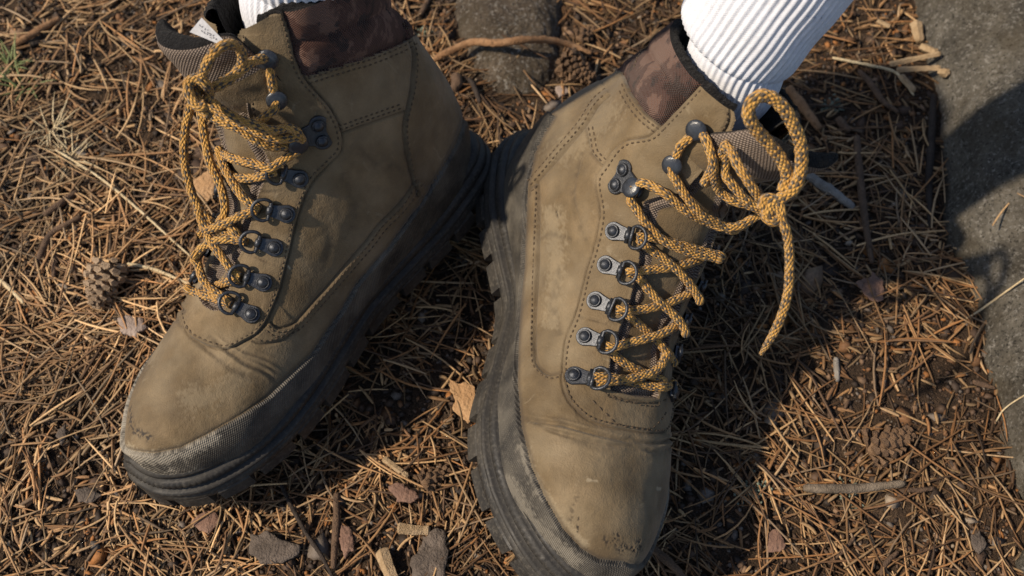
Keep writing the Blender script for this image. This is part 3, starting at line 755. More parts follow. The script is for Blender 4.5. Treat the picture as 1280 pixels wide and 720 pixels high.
# ------------------------------------------------------------------ traced features of the two boots
A_ = np.array
TONGUE = dict(s=[0, .35, .7, 1], x=[.110, .117, .122, .127], z=[.150, .171, .188, .204], w=[.024, .028, .029, .028], bend=.018, droop=.002, side=.010)
BD = dict(dep0=.47, cut=A_([(890, 90), (903, 105), (915, 128), (920, 150), (913, 168), (905, 180), (1100, 180), (1100, -100), (900, 60)]),
 warp=[((684, 141), (684, 146)), ((700, 125), (707, 134)), ((737, 80), (775, 90)), ((718, 102), (745, 114)), ((775, 31), (812, 43)), ((803, 8), (843, 25)), ((831, 31), (860, 47)), ((856, 56), (877, 71)), ((884, 94), (898, 102)), ((900, 119), (913, 132)),
  ((625, 169), (632, 166)), ((603, 262), (603, 262)), ((616, 380), (628, 380)), ((584, 537), (586, 537)), ((594, 600), (594, 600)), ((625, 675), (624, 675)), ((844, 500), (843, 500)), ((848, 575), (839, 572)), ((844, 631), (826, 631)), ((828, 675), (813, 678)), ((812, 706), (800, 710)),
  ((718, 470), (718, 470)), ((768, 289), (768, 289)), ((690, 330), (690, 330)), ((750, 250), (750, 250)), ((820, 200), (820, 200)), ((740, 600), (738, 600)), ((780, 650), (775, 650)), ((655, 400), (655, 400)), ((655, 540), (655, 540)), ((662, 240), (662, 240)), ((800, 420), (800, 420)), ((853, 440), (862, 437)), ((858, 400), (874, 398)), ((866, 370), (888, 366)), ((876, 338), (906, 332)), ((890, 290), (912, 286))],
 throat=A_([(763, 489), (761, 470), (763, 445), (774, 412), (786, 382), (792, 357), (799, 328), (801, 300), (801, 275), (806, 252), (822, 246), (850, 242), (862, 232), (881, 211), (896, 199), (905, 187), (917, 165), (990, 120), (1030, 300), (980, 540), (850, 497), (822, 496), (797, 497)]),
 rand=A_([(692, 146), (680, 165), (668, 190), (660, 240), (656, 330), (650, 400), (648, 480), (652, 534), (665, 584), (682, 623), (704, 662), (727, 687), (749, 700), (771, 703), (796, 702), (810, 687), (817, 670), (900, 760), (560, 800), (520, 100), (640, 100)]), rand_n=17,
 collar=A_([(776, 90), (787, 116), (805, 141), (827, 159), (848, 137), (881, 101), (884, 97), (905, 80), (960, -60), (700, -60), (740, 80)]), collar_n=7,
 cushion=[A_([(800, 40), (809, 61), (823, 83), (841, 108), (862, 130)])],
 eyestay=A_([(827, 159), (813, 172), (786, 176), (770, 187), (755, 209), (747, 220), (746, 236), (750, 255), (751, 271), (747, 294), (741, 318), (733, 341), (726, 372), (718, 400), (707, 428), (703, 470), (706, 490), (715, 506), (735, 524), (762, 533), (786, 537), (813, 540), (828, 529), (838, 514), (900, 500), (1000, 200), (930, 90), (884, 97), (848, 137)]),
 counter=A_([(747, 131), (730, 158), (697, 197), (662, 238), (600, 240), (600, 80), (770, 80)]),
 vamp=A_([(640, 440), (668, 452), (680, 470), (704, 480), (715, 506), (735, 524), (762, 533), (786, 537), (813, 540), (828, 529), (838, 514), (900, 500), (900, 760), (560, 760)]),
 seams=[
  (A_([(827, 159), (813, 171), (786, 176), (770, 187), (755, 209), (747, 220), (746, 236), (750, 255), (751, 271), (747, 294), (741, 318), (733, 341), (726, 372), (718, 400), (707, 428), (703, 470), (706, 490), (715, 506), (735, 524), (762, 533), (786, 537), (813, 540), (828, 529), (838, 514)]), -1, .0011, (.0017,)),
  (A_([(762, 118), (747, 131), (730, 158), (697, 197), (662, 238)]), 1, .0010, (.0016, .0040)),
  (A_([(662, 236), (673, 232), (672, 290), (669, 380), (668, 440), (673, 459), (688, 469), (704, 465)]), 1, .0010, (.0017,)),
  (A_([(733, 160), (736, 174), (740, 192), (755, 208)]), -1, .0006, (.0012, .0034)),
  (A_([(776, 90), (787, 116), (805, 141), (827, 159)]), 1, .0006, (.0018, .0044)),
  (A_([(827, 159), (848, 137), (881, 101), (886, 94)]), 1, .0008, (.0017,)),
  (A_([(886, 97), (900, 112), (911, 134), (911, 152), (901, 172)]), 1, .0002, (.0012,)),
  (A_([(760, 494), (780, 500), (797, 502), (822, 501), (834, 497)]), 1, .0002, (.0008,)),
  (A_([(863, 238), (882, 216), (897, 204)]), 1, .0002, (.0010,)),
 ],
 creases=[(A_([(650, 521), (675, 527), (705, 531), (740, 541), (775, 549), (800, 549)]), .0011, .0011),
  (A_([(668, 530), (695, 539), (725, 548), (760, 556), (790, 556)]), .0008, .0010),
  (A_([(690, 522), (715, 534), (750, 543)]), .0006, .0009), (A_([(700, 545), (735, 556), (765, 563)]), .0005, .0012),
  (A_([(727, 190), (720, 215), (716, 240), (722, 275), (733, 300)]), .0006, .0012),
  (A_([(724, 397), (740, 400), (760, 406)]), .0006, .0007), (A_([(668, 300), (690, 292), (715, 300)]), .0003, .0015),
  (A_([(760, 400), (775, 405)]), .0004, .0008), (A_([(838, 214), (850, 222), (856, 236)]), .0008, .0012), (A_([(700, 420), (690, 380), (700, 330)]), .0003, .0020)],
 marks=[(A_([(772, 672), (778, 686)]), 9, 1., 'scratch_dark'), (A_([(783, 684), (794, 690)]), 4, .8, 'scratch_dark'), (A_([(754, 672), (764, 682)]), 5, .8, 'scratch_dark'),
  (A_([(724, 648), (721, 665)]), 2.2, 1., 'scratch_dark'), (A_([(722, 618), (715, 640), (713, 655)]), 4, .5, 'scratch_dark'), (A_([(697, 266), (699, 270)]), 3, .9, 'scratch_dark'),
  (A_([(735, 600), (745, 601)]), 3, .6, 'dust'), (A_([(801, 553), (802, 557)]), 2, .9, 'dust'),
  (A_([(690, 270), (695, 330), (690, 400)]), 20, .30, 'dust'), (A_([(655, 560), (685, 625), (730, 680)]), 9, .35, 'dust'),
  (A_([(700, 190), (735, 165), (760, 140)]), 26, .25, 'dust'), (A_([(640, 600), (670, 650), (720, 700)]), 12, .35, 'dust')],
 rings=[((718, 470), (749, 474)), ((732, 421), (759, 428)), ((745, 376), (772, 387)), ((758, 331), (784, 341)), ((768, 289), (797, 297))],
 hook2=[((781, 213), (772, 231), (793, 238))], hooks=[(840, 207), (870, 163)],
 tongue=dict(TONGUE),
 laces=[
  ('lace', .0024, [(741, 471, 3), (757, 471, 3), (784, 476, 4), (810, 482, 4), (828, 484, 3), (838, 482, 0), (845, 478, -5)]),
  ('lace', .0024, [(745, 480, 1), (760, 477, 3), (784, 474, 5.5), (810, 468, 6), (824, 460, 5), (830, 450, 3), (836, 440, 0)]),
  ('lace', .0024, [(757, 433, 1), (767, 434, 4), (784, 429, 5), (805, 424, 6), (825, 418, 5), (842, 409, 3), (850, 400, -4)]),
  ('lace', .0024, [(762, 436, 1), (770, 446, 3), (786, 457, 3), (805, 466, 3), (822, 473, 2), (834, 478, -2)]),
  ('lace', .0024, [(770, 387, 2), (782, 388, 5), (800, 387, 6), (817, 384, 7), (840, 377, 6), (863, 366, 3), (868, 355, -4)]),
  ('lace', .0024, [(777, 388, 1), (789, 397, 3), (803, 409, 3), (817, 421, 3), (832, 438, 3), (841, 449, 1), (843, 456, -4)]),
  ('lace', .0024, [(783, 341, 2), (795, 339, 5), (815, 337, 6), (834, 335, 7), (855, 331, 6), (873, 325, 3), (880, 318, -4)]),
  ('lace', .0024, [(791, 340, 1), (801, 350, 3), (812, 364, 3), (826, 379, 3), (845, 396, 4), (856, 412, 2), (858, 420, -4)]),
  ('lace', .0024, [(799, 299, 1), (809, 309, 4), (825, 320, 4), (842, 333, 4), (860, 352, 4), (873, 371, 2), (876, 380, -4)]),
  ('lace', .0024, [(796, 297, 2), (806, 296, 4), (820, 298, 5), (842, 304, 6), (867, 311, 6), (885, 316, 4), (898, 319, 1), (905, 322, -5)]),
  ('lace', .0024, [(793, 238, 5), (788, 249, 4), (796, 262, 4), (809, 281, 5), (830, 301, 6), (848, 310, 7), (870, 318, 6), (893, 322, 2), (903, 326, -4)]),
  ('lace', .0024, [(789, 236, 7), (795, 234, 6), (805, 229, 6), (830, 241, 7), (850, 258, 9), (863, 267, 10), (885, 278, 11), (905, 284, 12), (922, 283, 13), (940, 274, 16), (955, 264, 22), (963, 258, 25)]),
  ('lace', .0024, [(838, 205, 4), (839, 214, 3), (845, 225, 4), (856, 243, 6), (868, 258, 8), (880, 271, 10), (897, 279, 12), (915, 288, 12), (930, 281, 14)]),
  ('lace', .0024, [(836, 204, 3), (845, 195, 3), (850, 184, 4), (858, 176, 4), (868, 168, 3), (873, 160, 3)]),
  ('lace', .0024, [(866, 160, 3), (876, 165, 3), (883, 176, 5), (888, 190, 7), (892, 205, 9), (893, 222, 11), (899, 238, 14), (914, 250, 17), (934, 256, 20), (955, 262, 22), (966, 262, 22)]),
  ('lace', .0024, [(880, 230, 8), (893, 205, 9), (903, 190, 12), (908, 180, 14), (907, 200, 15), (907, 218, 16), (918, 234, 19), (935, 252, 22), (955, 266, 24), (968, 270, 24)]),
  ('lace', .0024, [(905, 182, 10), (914, 190, 14), (923, 208, 17), (935, 226, 20), (947, 244, 23), (960, 258, 25), (970, 268, 24)]),
  ('lace_loop', .0030, [(958, 270, 23), (962, 256, 27), (975, 249, 29), (990, 238, None, -2), (999, 222, None, -5), (1002, 200, None, -9), (1000, 177, None, -14), (992, 157, None, -19), (981, 137, None, -24), (966, 123, None, -27), (950, 120, None, -28), (938, 130, None, -27), (936, 145, None, -24), (944, 160, None, -19), (957, 175, None, -13), (970, 190, None, -8), (980, 206, None, -4), (984, 222, None, -1), (978, 240, 26)]),
  ('lace_knot', .0025, [(952, 262, 22), (955, 250, 28), (964, 248, 30), (973, 255, 30), (976, 266, 28), (970, 276, 26), (960, 274, 24), (955, 264, 22)]),
  ('lace_end', .0023, [(966, 258, 26), (973, 268, 27), (981, 284, 27), (986, 305, None, 4), (987, 335, None, 10), (985, 365, None, 16), (978, 392, None, 22), (968, 415, None, 28), (959, 430, None, 34), (951, 443, None, 40)]),
 ])
AD = dict(dep0=.49, cut=A_([(299, 80), (296, 50), (300, 38), (307, 30), (320, 21), (343, 14), (352, 8), (352, -80), (150, -80), (150, 80)]),
 warp=[((128, 530), (149, 548)), ((133, 500), (158, 502)), ((150, 469), (177, 469)), ((180, 425), (200, 430)), ((218, 385), (231, 384)), ((145, 595), (159, 583)), ((206, 634), (206, 629)), ((260, 632), (259, 630)),
  ((350, 588), (345, 580)), ((412, 528), (402, 517)), ((475, 431), (468, 424)), ((578, 300), (574, 298)), ((610, 240), (604, 236)), ((616, 181), (608, 183)), ((528, 30), (496, 30)), ((535, 55), (509, 52)), ((552, 100), (544, 102)), ((578, 147), (577, 147)),
  ((300, 44), (304, 37)), ((345, 46), (341, 20)), ((375, 46), (376, 14)), ((430, 36), (426, -2)), ((519, 9), (476, -15)),
  ((314, 393), (314, 393)), ((358, 267), (358, 267)), ((397, 156), (397, 156)), ((450, 250), (450, 250)), ((250, 480), (250, 480)), ((300, 519), (300, 519)), ((416, 402), (416, 402)), ((520, 260), (520, 260)), ((270, 350), (268, 350)), ((297, 109), (272, 116)), ((300, 175), (275, 178)), ((200, 560), (205, 563))],
 throat=A_([(252, 380), (267, 388), (280, 387), (284, 372), (287, 360), (293, 333), (303, 313), (310, 290), (317, 267), (323, 243), (330, 225), (336, 200), (314, 160), (309, 135), (306, 100), (299, 76), (297, 60), (290, 35), (180, 20), (180, 360), (235, 378)]),
 rand=A_([(580, 140), (578, 155), (571, 178), (550, 215), (520, 260), (485, 310), (445, 355), (427, 387), (416, 402), (390, 440), (360, 470), (334, 496), (300, 519), (262, 541), (225, 560), (191, 567), (165, 564), (150, 556), (144, 540), (120, 540), (100, 760), (700, 760), (700, 100), (600, 120)]), rand_n=19,
 collar=A_([(353, 18), (361, 41), (367, 70), (378, 94), (384, 94), (413, 85), (442, 76), (460, 71), (500, 55), (518, 44), (560, -80), (330, -80)]), collar_n=10,
 cushion=[A_([(368, 54), (390, 47), (413, 41), (460, 23), (500, 5)])],
 eyestay=A_([(353, 18), (361, 41), (367, 70), (378, 96), (396, 117), (413, 137), (425, 163), (426, 187), (413, 203), (393, 223), (380, 247), (370, 277), (362, 313), (353, 347), (345, 373), (333, 400), (320, 417), (307, 425), (285, 436), (262, 432), (236, 419), (223, 406), (160, 360), (160, -60), (340, -60)]),
 counter=A_([(480, -40), (500, 30), (517, 65), (515, 110), (505, 160), (512, 210), (522, 245), (560, 260), (640, 150), (600, -40)]),
 vamp=A_([(223, 406), (236, 419), (262, 432), (285, 436), (307, 425), (330, 429), (352, 427), (375, 412), (400, 400), (430, 420), (400, 700), (60, 700), (60, 400), (180, 380)]),
 seams=[
  (A_([(353, 14), (361, 41), (367, 70), (378, 96), (396, 117), (413, 137), (425, 163), (426, 187), (413, 203), (393, 223), (380, 247), (370, 277), (362, 313), (353, 347), (345, 373), (333, 400), (320, 417), (307, 425), (285, 436), (262, 432), (236, 419), (223, 404)]), 1, .0012, (.0018,)),
  (A_([(520, 225), (500, 255), (475, 280), (460, 300), (430, 335), (393, 377), (367, 405), (347, 411), (337, 403)]), -1, .0010, (.0018, .0042)),
  (A_([(500, 30), (517, 65), (515, 110), (505, 160), (512, 210), (522, 245)]), -1, .0010, (.0018,)),
  (A_([(426, 166), (447, 158), (470, 150), (507, 137)]), -1, .0006, (.0015, .0036)),
  (A_([(384, 94), (413, 85), (442, 76), (460, 71), (500, 55), (518, 44)]), 1, .0006, (.0018, .0044)),
  (A_([(372, 408), (352, 424), (330, 429), (315, 425)]), 1, .0006, (.0012,)),
  (A_([(302, 44), (305, 80), (311, 105), (315, 140), (322, 160)]), -1, .0002, (.0010,)),
 ],
 creases=[(A_([(262, 420), (285, 438), (305, 452), (330, 464), (346, 476)]), .0012, .0012), (A_([(285, 436), (305, 447), (330, 456), (350, 470)]), .0009, .0010),
  (A_([(240, 425), (262, 440), (282, 455)]), .0006, .0010), (A_([(300, 440), (325, 445), (345, 455)]), .0006, .0010), (A_([(270, 450), (300, 465), (325, 475)]), .0005, .0014),
  (A_([(310, 318), (330, 326), (350, 333)]), .0006, .0007), (A_([(318, 232), (328, 240), (360, 240)]), .0004, .0009),
  (A_([(430, 215), (445, 260), (430, 300)]), .00015, .0022), (A_([(440, 180), (470, 205), (500, 210)]), .00015, .0020), (A_([(400, 260), (415, 300), (400, 340)]), .00015, .0025), (A_([(380, 120), (395, 135), (392, 160)]), .0003, .0015)],
 marks=[(A_([(160, 535), (172, 540), (186, 547)]), 7, 1., 'scratch_dark'), (A_([(200, 470), (182, 490), (174, 515), (172, 530)]), 5, .35, 'scratch_dark'),
  (A_([(205, 440), (200, 455)]), 3, .4, 'scratch_dark'), (A_([(150, 556), (175, 570), (220, 568), (270, 545)]), 10, .6, 'dust'), (A_([(160, 580), (190, 600), (240, 600)]), 22, .7, 'dust'),
  (A_([(165, 500), (200, 440), (225, 410)]), 14, .35, 'dust'), (A_([(240, 500), (280, 490), (300, 470)]), 25, .2, 'dust'), (A_([(361, 333), (362, 335)]), 2.5, 1., 'dust')],
 rings=[((314, 393), (292, 381)), ((329, 353), (302, 345)), ((343, 309), (316, 302)), ((358, 267), (331, 262)), ((374, 223), (347, 216))],
 hook2=[((397, 156), (402, 175), (376, 173))], hooks=[(346, 126), (334, 75)],
 tongue=dict(TONGUE, side=.006),
 laces=[
  ('lace', .0024, [(290, 381, 2), (280, 377, 4), (268, 373, 4), (255, 369, 4), (240, 364, 3), (230, 358, -4)]),
  ('lace', .0024, [(288, 378, 2), (277, 370, 4), (266, 363, 4), (256, 354, 4), (250, 340, 4), (247, 330, 2), (240, 322, -4)]),
  ('lace', .0024, [(300, 348, 1), (290, 351, 4), (279, 354, 4), (268, 359, 4), (258, 366, 3), (248, 370, -3)]),
  ('lace', .0024, [(300, 346, 3), (292, 341, 6), (284, 330, 7), (272, 314, 7), (263, 302, 8), (257, 290, 9), (253, 280, 9)]),
  ('lace', .0024, [(305, 301, 3), (300, 297, 6), (293, 289, 7), (285, 281, 8), (276, 272, 9)]),
  ('lace', .0024, [(308, 303, 1), (300, 301, 4), (285, 299, 5), (268, 302, 5), (255, 308, 5), (247, 316, 3), (240, 322, -4)]),
  ('lace', .0024, [(322, 263, 2), (313, 266, 4), (300, 270, 5), (285, 278, 6), (270, 284, 6), (256, 290, 6), (248, 294, 0)]),
  ('lace', .0024, [(325, 262, 3), (317, 257, 6), (307, 250, 7), (297, 238, 7), (288, 223, 7), (280, 208, 6), (276, 198, 4), (272, 190, -3)]),
  ('lace', .0024, [(346, 214, 2), (335, 218, 5), (320, 222, 6), (305, 223, 6), (292, 221, 6), (280, 212, 3), (272, 200, -4)]),
  ('lace', .0024, [(376, 176, 5), (372, 188, 4), (362, 195, 5), (350, 203, 6), (337, 210, 7), (322, 206, 8), (306, 202, 8), (290, 198, 7), (278, 192, 4), (270, 185, -4)]),
  ('lace', .0024, [(378, 176, 6), (370, 164, 6), (358, 160, 7), (343, 163, 9), (328, 160, 11), (312, 154, 13), (296, 148, 15), (280, 139, 17), (262, 126, 19), (246, 114, 21)]),
  ('lace', .0024, [(376, 172, 7), (368, 172, 7), (352, 174, 8), (338, 172, 10), (322, 165, 12), (306, 157, 14), (288, 150, 16), (270, 140, 18), (254, 128, 20), (243, 116, 21)]),
  ('lace', .0024, [(358, 182, 5), (345, 184, 7), (330, 181, 10), (315, 172, 12), (300, 162, 14), (282, 154, 16), (264, 146, 17), (250, 136, 19), (242, 124, 20)]),
  ('lace', .0024, [(346, 124, 4), (343, 136, 3), (336, 142, 4), (326, 150, 6), (313, 157, 9), (300, 160, 9)]),
  ('lace', .0024, [(335, 78, 3), (338, 90, 3), (340, 103, 3), (342, 114, 3), (346, 124, 3)]),
  ('lace', .0024, [(338, 73, 3), (330, 73, 5), (318, 76, 9), (306, 84, 13), (296, 92, 16), (286, 100, 19), (274, 107, 21), (262, 111, 22), (250, 112, 22)]),
  ('lace_loop', .0024, [(262, 112, 22), (276, 104, 18), (290, 96, 13), (300, 84, 10), (303, 70, 10), (297, 58, 12), (286, 55, 16), (274, 60, 19), (263, 72, 21), (256, 86, 22), (252, 98, 23), (248, 110, 24), (246, 120, 24)]),
  ('lace_knot', .0025, [(258, 128, 20), (262, 116, 24), (256, 104, 26), (245, 98, 26), (236, 104, 25), (236, 116, 24), (242, 128, 23), (250, 134, 22), (258, 130, 21)]),
  ('lace_knot', .0025, [(236, 96, 22), (240, 110, 26), (246, 124, 27), (254, 138, 25), (262, 146, 20)]),
  ('lace_loop', .0024, [(245, 118, 22), (238, 135, 22), (233, 155, None, 2), (230, 178, None, 4), (231, 205, None, 8), (237, 232, None, 10), (246, 255, None, 12), (258, 272, None, 12), (270, 279, None, 10), (279, 272, 9), (281, 258, 9), (278, 240, 9), (271, 222, 10), (263, 205, 11), (257, 180, 12), (253, 155, 16), (250, 135, 20), (248, 122, 22)]),
  ('lace_end', .0023, [(247, 262, 8), (252, 276, 9), (262, 287, 9), (275, 288, 9), (286, 293, 8), (300, 299, 7), (306, 302, 5)]),
 ])
POSE_A = (-0.0226, 0.0841, -2.2241, 0.3053, 0.0507)
POSE_B = (0.0003, 0.0851, -1.4572, 0.5521, -0.0241)
# ------------------------------------------------------------------ ground, rocks
def gz(x, y):
    P = np.stack([np.asarray(x, float), np.asarray(y, float), np.zeros_like(np.asarray(x, float))], -1)
    return -.006+.0045*vnoise(P, 9, 41, 2)+.0022*vnoise(P, 45, 43, 2)+.0011*vnoise(P, 190, 47, 2)
def axis(c, half, n_in, far, n_out):
    inn = np.linspace(c-half, c+half, n_in); t = np.linspace(0, 1, n_out+1)[1:]**2.6
    return np.r_[(c-half)-t[::-1]*far, inn, (c+half)+t*far]
gx = axis(0.0, .46, 420, 12, 26); gy = axis(.03, .36, 330, 12, 26)
XX, YY = np.meshgrid(gx, gy, indexing='ij'); ZZ = gz(XX, YY)
g = newmesh('ground', np.stack([XX, YY, ZZ], -1).reshape(-1, 3), gridfaces(len(gx), len(gy)), M['soil'], None, True)
tag(g, kind='structure')
def pz(px, py, z=0.0): return at_z(px, py, z)

# boulder along the right edge: a low weathered dome
bnd = [pz(*p) for p in ((1128, -260), (1136, -120), (1143, -30), (1147, 40), (1160, 90), (1170, 150), (1176, 215), (1182, 285), (1200, 335), (1222, 390), (1236, 450), (1248, 520), (1268, 590), (1310, 660), (1380, 760))]
bnd = np.array(bnd)[:, :2]
far = np.array([[.78, -.30], [.98, -.12], [1.05, .12], [.98, .38], [.80, .56], [.55, .62]])
loop = np.vstack([bnd, far]); LP = cr_spline(loop, 720, True); cen = np.array([.62, .14])
ks = np.r_[0, .012, .03, .05, .08, .12, np.linspace(.15, 1, 110)]; RVt = np.zeros((len(ks)+2, 720, 3))
for i, k in enumerate(ks):
    P = LP+(cen-LP)*k; dd = np.linalg.norm(LP-P, axis=1)
    z = -.012+.052*(1-np.exp(-dd/.016))+.055*(1-np.exp(-dd/.14))
    RVt[i+2, :, :2] = P; RVt[i+2, :, 2] = z
RVt[0] = RVt[2]; RVt[0, :, 2] = -.06; RVt[1] = RVt[2]; RVt[1, :, 2] = -.035
fl = RVt.reshape(-1, 3); nz = vnoise(fl, 8, 51, 3)*.010+vnoise(fl, 40, 53, 3)*.004+vnoise(fl, 220, 57, 2)*.0012
fl = fl+np.c_[-.6*nz, .3*vnoise(fl, 14, 59, 2)*.02, nz]
rk = newmesh('boulder', fl, gridfaces(len(ks)+2, 720, True), M['rock'], None, True)
tag(rk, 'large grey speckled boulder along the right edge of the picture', 'rock')
# stone set in the ground behind the boots
M['rock2'] = mat_rock((.070, .050, .033), (.20, .155, .11))
cs = pz(632, 52)[:2]; th = np.linspace(0, 2*pi, 160, endpoint=False)
ptl = np.array([pz(*p)[:2] for p in ((563, 0), (570, 50), (592, 92), (628, 120), (664, 116), (692, 92), (708, 50), (710, 0), (688, -55), (640, -80), (590, -55))])
PL = cr_spline(ptl, 200, True); ks = np.linspace(0, 1, 60)**.8; RV2 = np.zeros((61, 200, 3))
for i, k in enumerate(ks):
    P = PL+(cs-PL)*k; dd = np.linalg.norm(PL-P, axis=1); RV2[i+1, :, :2] = P; RV2[i+1, :, 2] = -.012+.022*(1-np.exp(-dd/.014))
RV2[0] = RV2[1]; RV2[0, :, 2] = -.03; fl = RV2.reshape(-1, 3); nz = vnoise(fl, 25, 61, 3)*.005+vnoise(fl, 160, 63, 2)*.0015; fl = fl+np.c_[nz*.5, nz*.3, nz]
rk2 = newmesh('stone', fl, gridfaces(61, 200, True), M['rock2'], None, True); tag(rk2, 'rounded brown stone half sunk in the soil behind the two boots', 'rock')
SUR = BVHTree.FromPolygons([tuple(v) for v in np.vstack([RVt.reshape(-1, 3), RV2.reshape(-1, 3)])], [tuple(f) for f in np.vstack([gridfaces(len(RVt), 720, True), gridfaces(61, 200, True)+len(RVt)*720]).tolist()])
def floor_z(x, y):
    z = float(gz(np.array([x]), np.array([y]))[0]); r = SUR.ray_cast(Vector((x, y, 1)), Vector((0, 0, -1)))
    if r[0] is not None and r[0].z > z: z = r[0].z
    return z
def onfloor(px, py, up=.0):
    p = at_z(px, py, 0); z = floor_z(p[0], p[1])
    for _ in range(2): p = at_z(px, py, z+up); z = floor_z(p[0], p[1])
    return np.array([p[0], p[1], z+up])

# ------------------------------------------------------------------ the boots
bootA, rootA, surfA, bvA = build_boot('hiking_boot', 'left olive leather hiking boot, toe to the lower left, white tag inside tongue', AD, POSE_A, 1)
bootB, rootB, surfB, bvB = build_boot('hiking_boot', 'right olive leather hiking boot, toe pointing down, lace loop beside white sock', BD, POSE_B, -1)

# ------------------------------------------------------------------ socks
def mat_sock():
    m = NT('white_rib_knit', .9, .15)
    c = m.ramp(m.noise(400, 3), [(.3, (.64, .655, .71)), (.7, (.76, .775, .83))])
    m.color(c); u, v = m.uvxy()
    k = m.math('MULTIPLY', m.math('SINE', m.math('MULTIPLY', u, 2*pi/.0013)), m.math('SINE', m.math('MULTIPLY', v, 2*pi*150)))
    m.bump(m.math('ADD', m.math('MULTIPLY', k, .3), m.noise(1500, 3)), .0003, .6)
    m.b.inputs['Sheen Weight'].default_value = .3; m.b.inputs['Subsurface Weight'].default_value = 0.0
    return m.m
M['sock'] = mat_sock()
def sock_tube(name, pts, rad, parent, ribs, amp, seed, roll0=False):
    P = cr_spline(np.array(pts), 260); P, L = resample(P, .0012); n = len(P)
    R = np.interp(np.linspace(0, 1, n), np.linspace(0, 1, len(rad)), rad)
    T, N, Bn = frames(P); na = 420; a = np.linspace(0, 2*pi, na+1)
    wv = np.cos(a*ribs); prof = amp*wv
    V = np.zeros((n, na+1, 3))
    for i in range(n):
        rr = R[i]+prof*(1+.2*np.sin(L[i]*80+a*3))+.0005*np.sin(L[i]*90+a*2)+.0003*np.sin(L[i]*210+a*3)
        if roll0:
            e = L[i]/.006
            if e < 1: rr = rr-.0035*(1-math.sqrt(max(0, 1-(1-e)**2)))
        V[i] = P[i]+(R[i]*0+rr)[:, None]*(np.cos(a)[:, None]*N[i]+np.sin(a)[:, None]*Bn[i])
    uv = np.stack([np.broadcast_to(L[:, None], (n, na+1)), np.broadcast_to(a/(2*pi), (n, na+1))], -1)
    if roll0:      # turn the lower edge inwards
        add = []
        for q in (.004, .0075):
            add.append(P[0]+T[0]*.001+(R[0]-.0035-q)*(np.cos(a)[:, None]*N[0]+np.sin(a)[:, None]*Bn[0]))
        V = np.vstack([np.array(add[::-1]), V]); uv = np.vstack([uv[:2]*0+uv[0], uv])
    V = V.reshape(-1, 3)
    return newmesh(name, V, gridfaces(len(V)//(na+1), na+1), M['sock'], parent, True, uv.reshape(-1, 2), None, np.array(parent.location))
def make_sock(label, boot, spec):
    c0 = boot.wp(np.array([[.062, 0, .10]]))[0]; root = empty('sock', c0); tag(root, label, 'sock', 'white ribbed socks worn in the boots')
    top = boot.wp(np.array([[.060, 0, .172]]))[0]; d0 = (top-CPOS)@CW
    ax = [c0]+[at_depth(x, y, d0+dz) for x, y, dz in spec['foot']]
    sock_tube('sock_foot', ax, spec['rf'], root, 46, .0004, 1)
    if spec['cuff'] is None: return root
    ax2 = [at_depth(x, y, d0+dz) for x, y, dz in spec['cuff']]
    sock_tube('sock_cuff', ax2, spec['rc'], root, 52, .00045, 2, True)
    return root
make_sock('white sock with folded ribbed cuff rising out of the right boot', bootB,
  dict(foot=[(897, 112, -.002), (930, 58, -.025), (990, -30, -.06)], rf=[.0235, .0245, .026, .027],
       cuff=[(918, 50, -.022), (951, 5, -.04), (998, -62, -.065), (1056, -160, -.10), (1120, -290, -.14), (1200, -520, -.20)], rc=[.0325, .0335, .035, .038, .044, .050]))
make_sock('white ribbed sock at the top edge, inside the left boot', bootA,
  dict(foot=[(380, 22, .000), (380, -40, -.02), (368, -120, -.06), (350, -260, -.11), (320, -480, -.18)], rf=[.0275, .0300, .031, .034, .038, .044, .048], cuff=None))

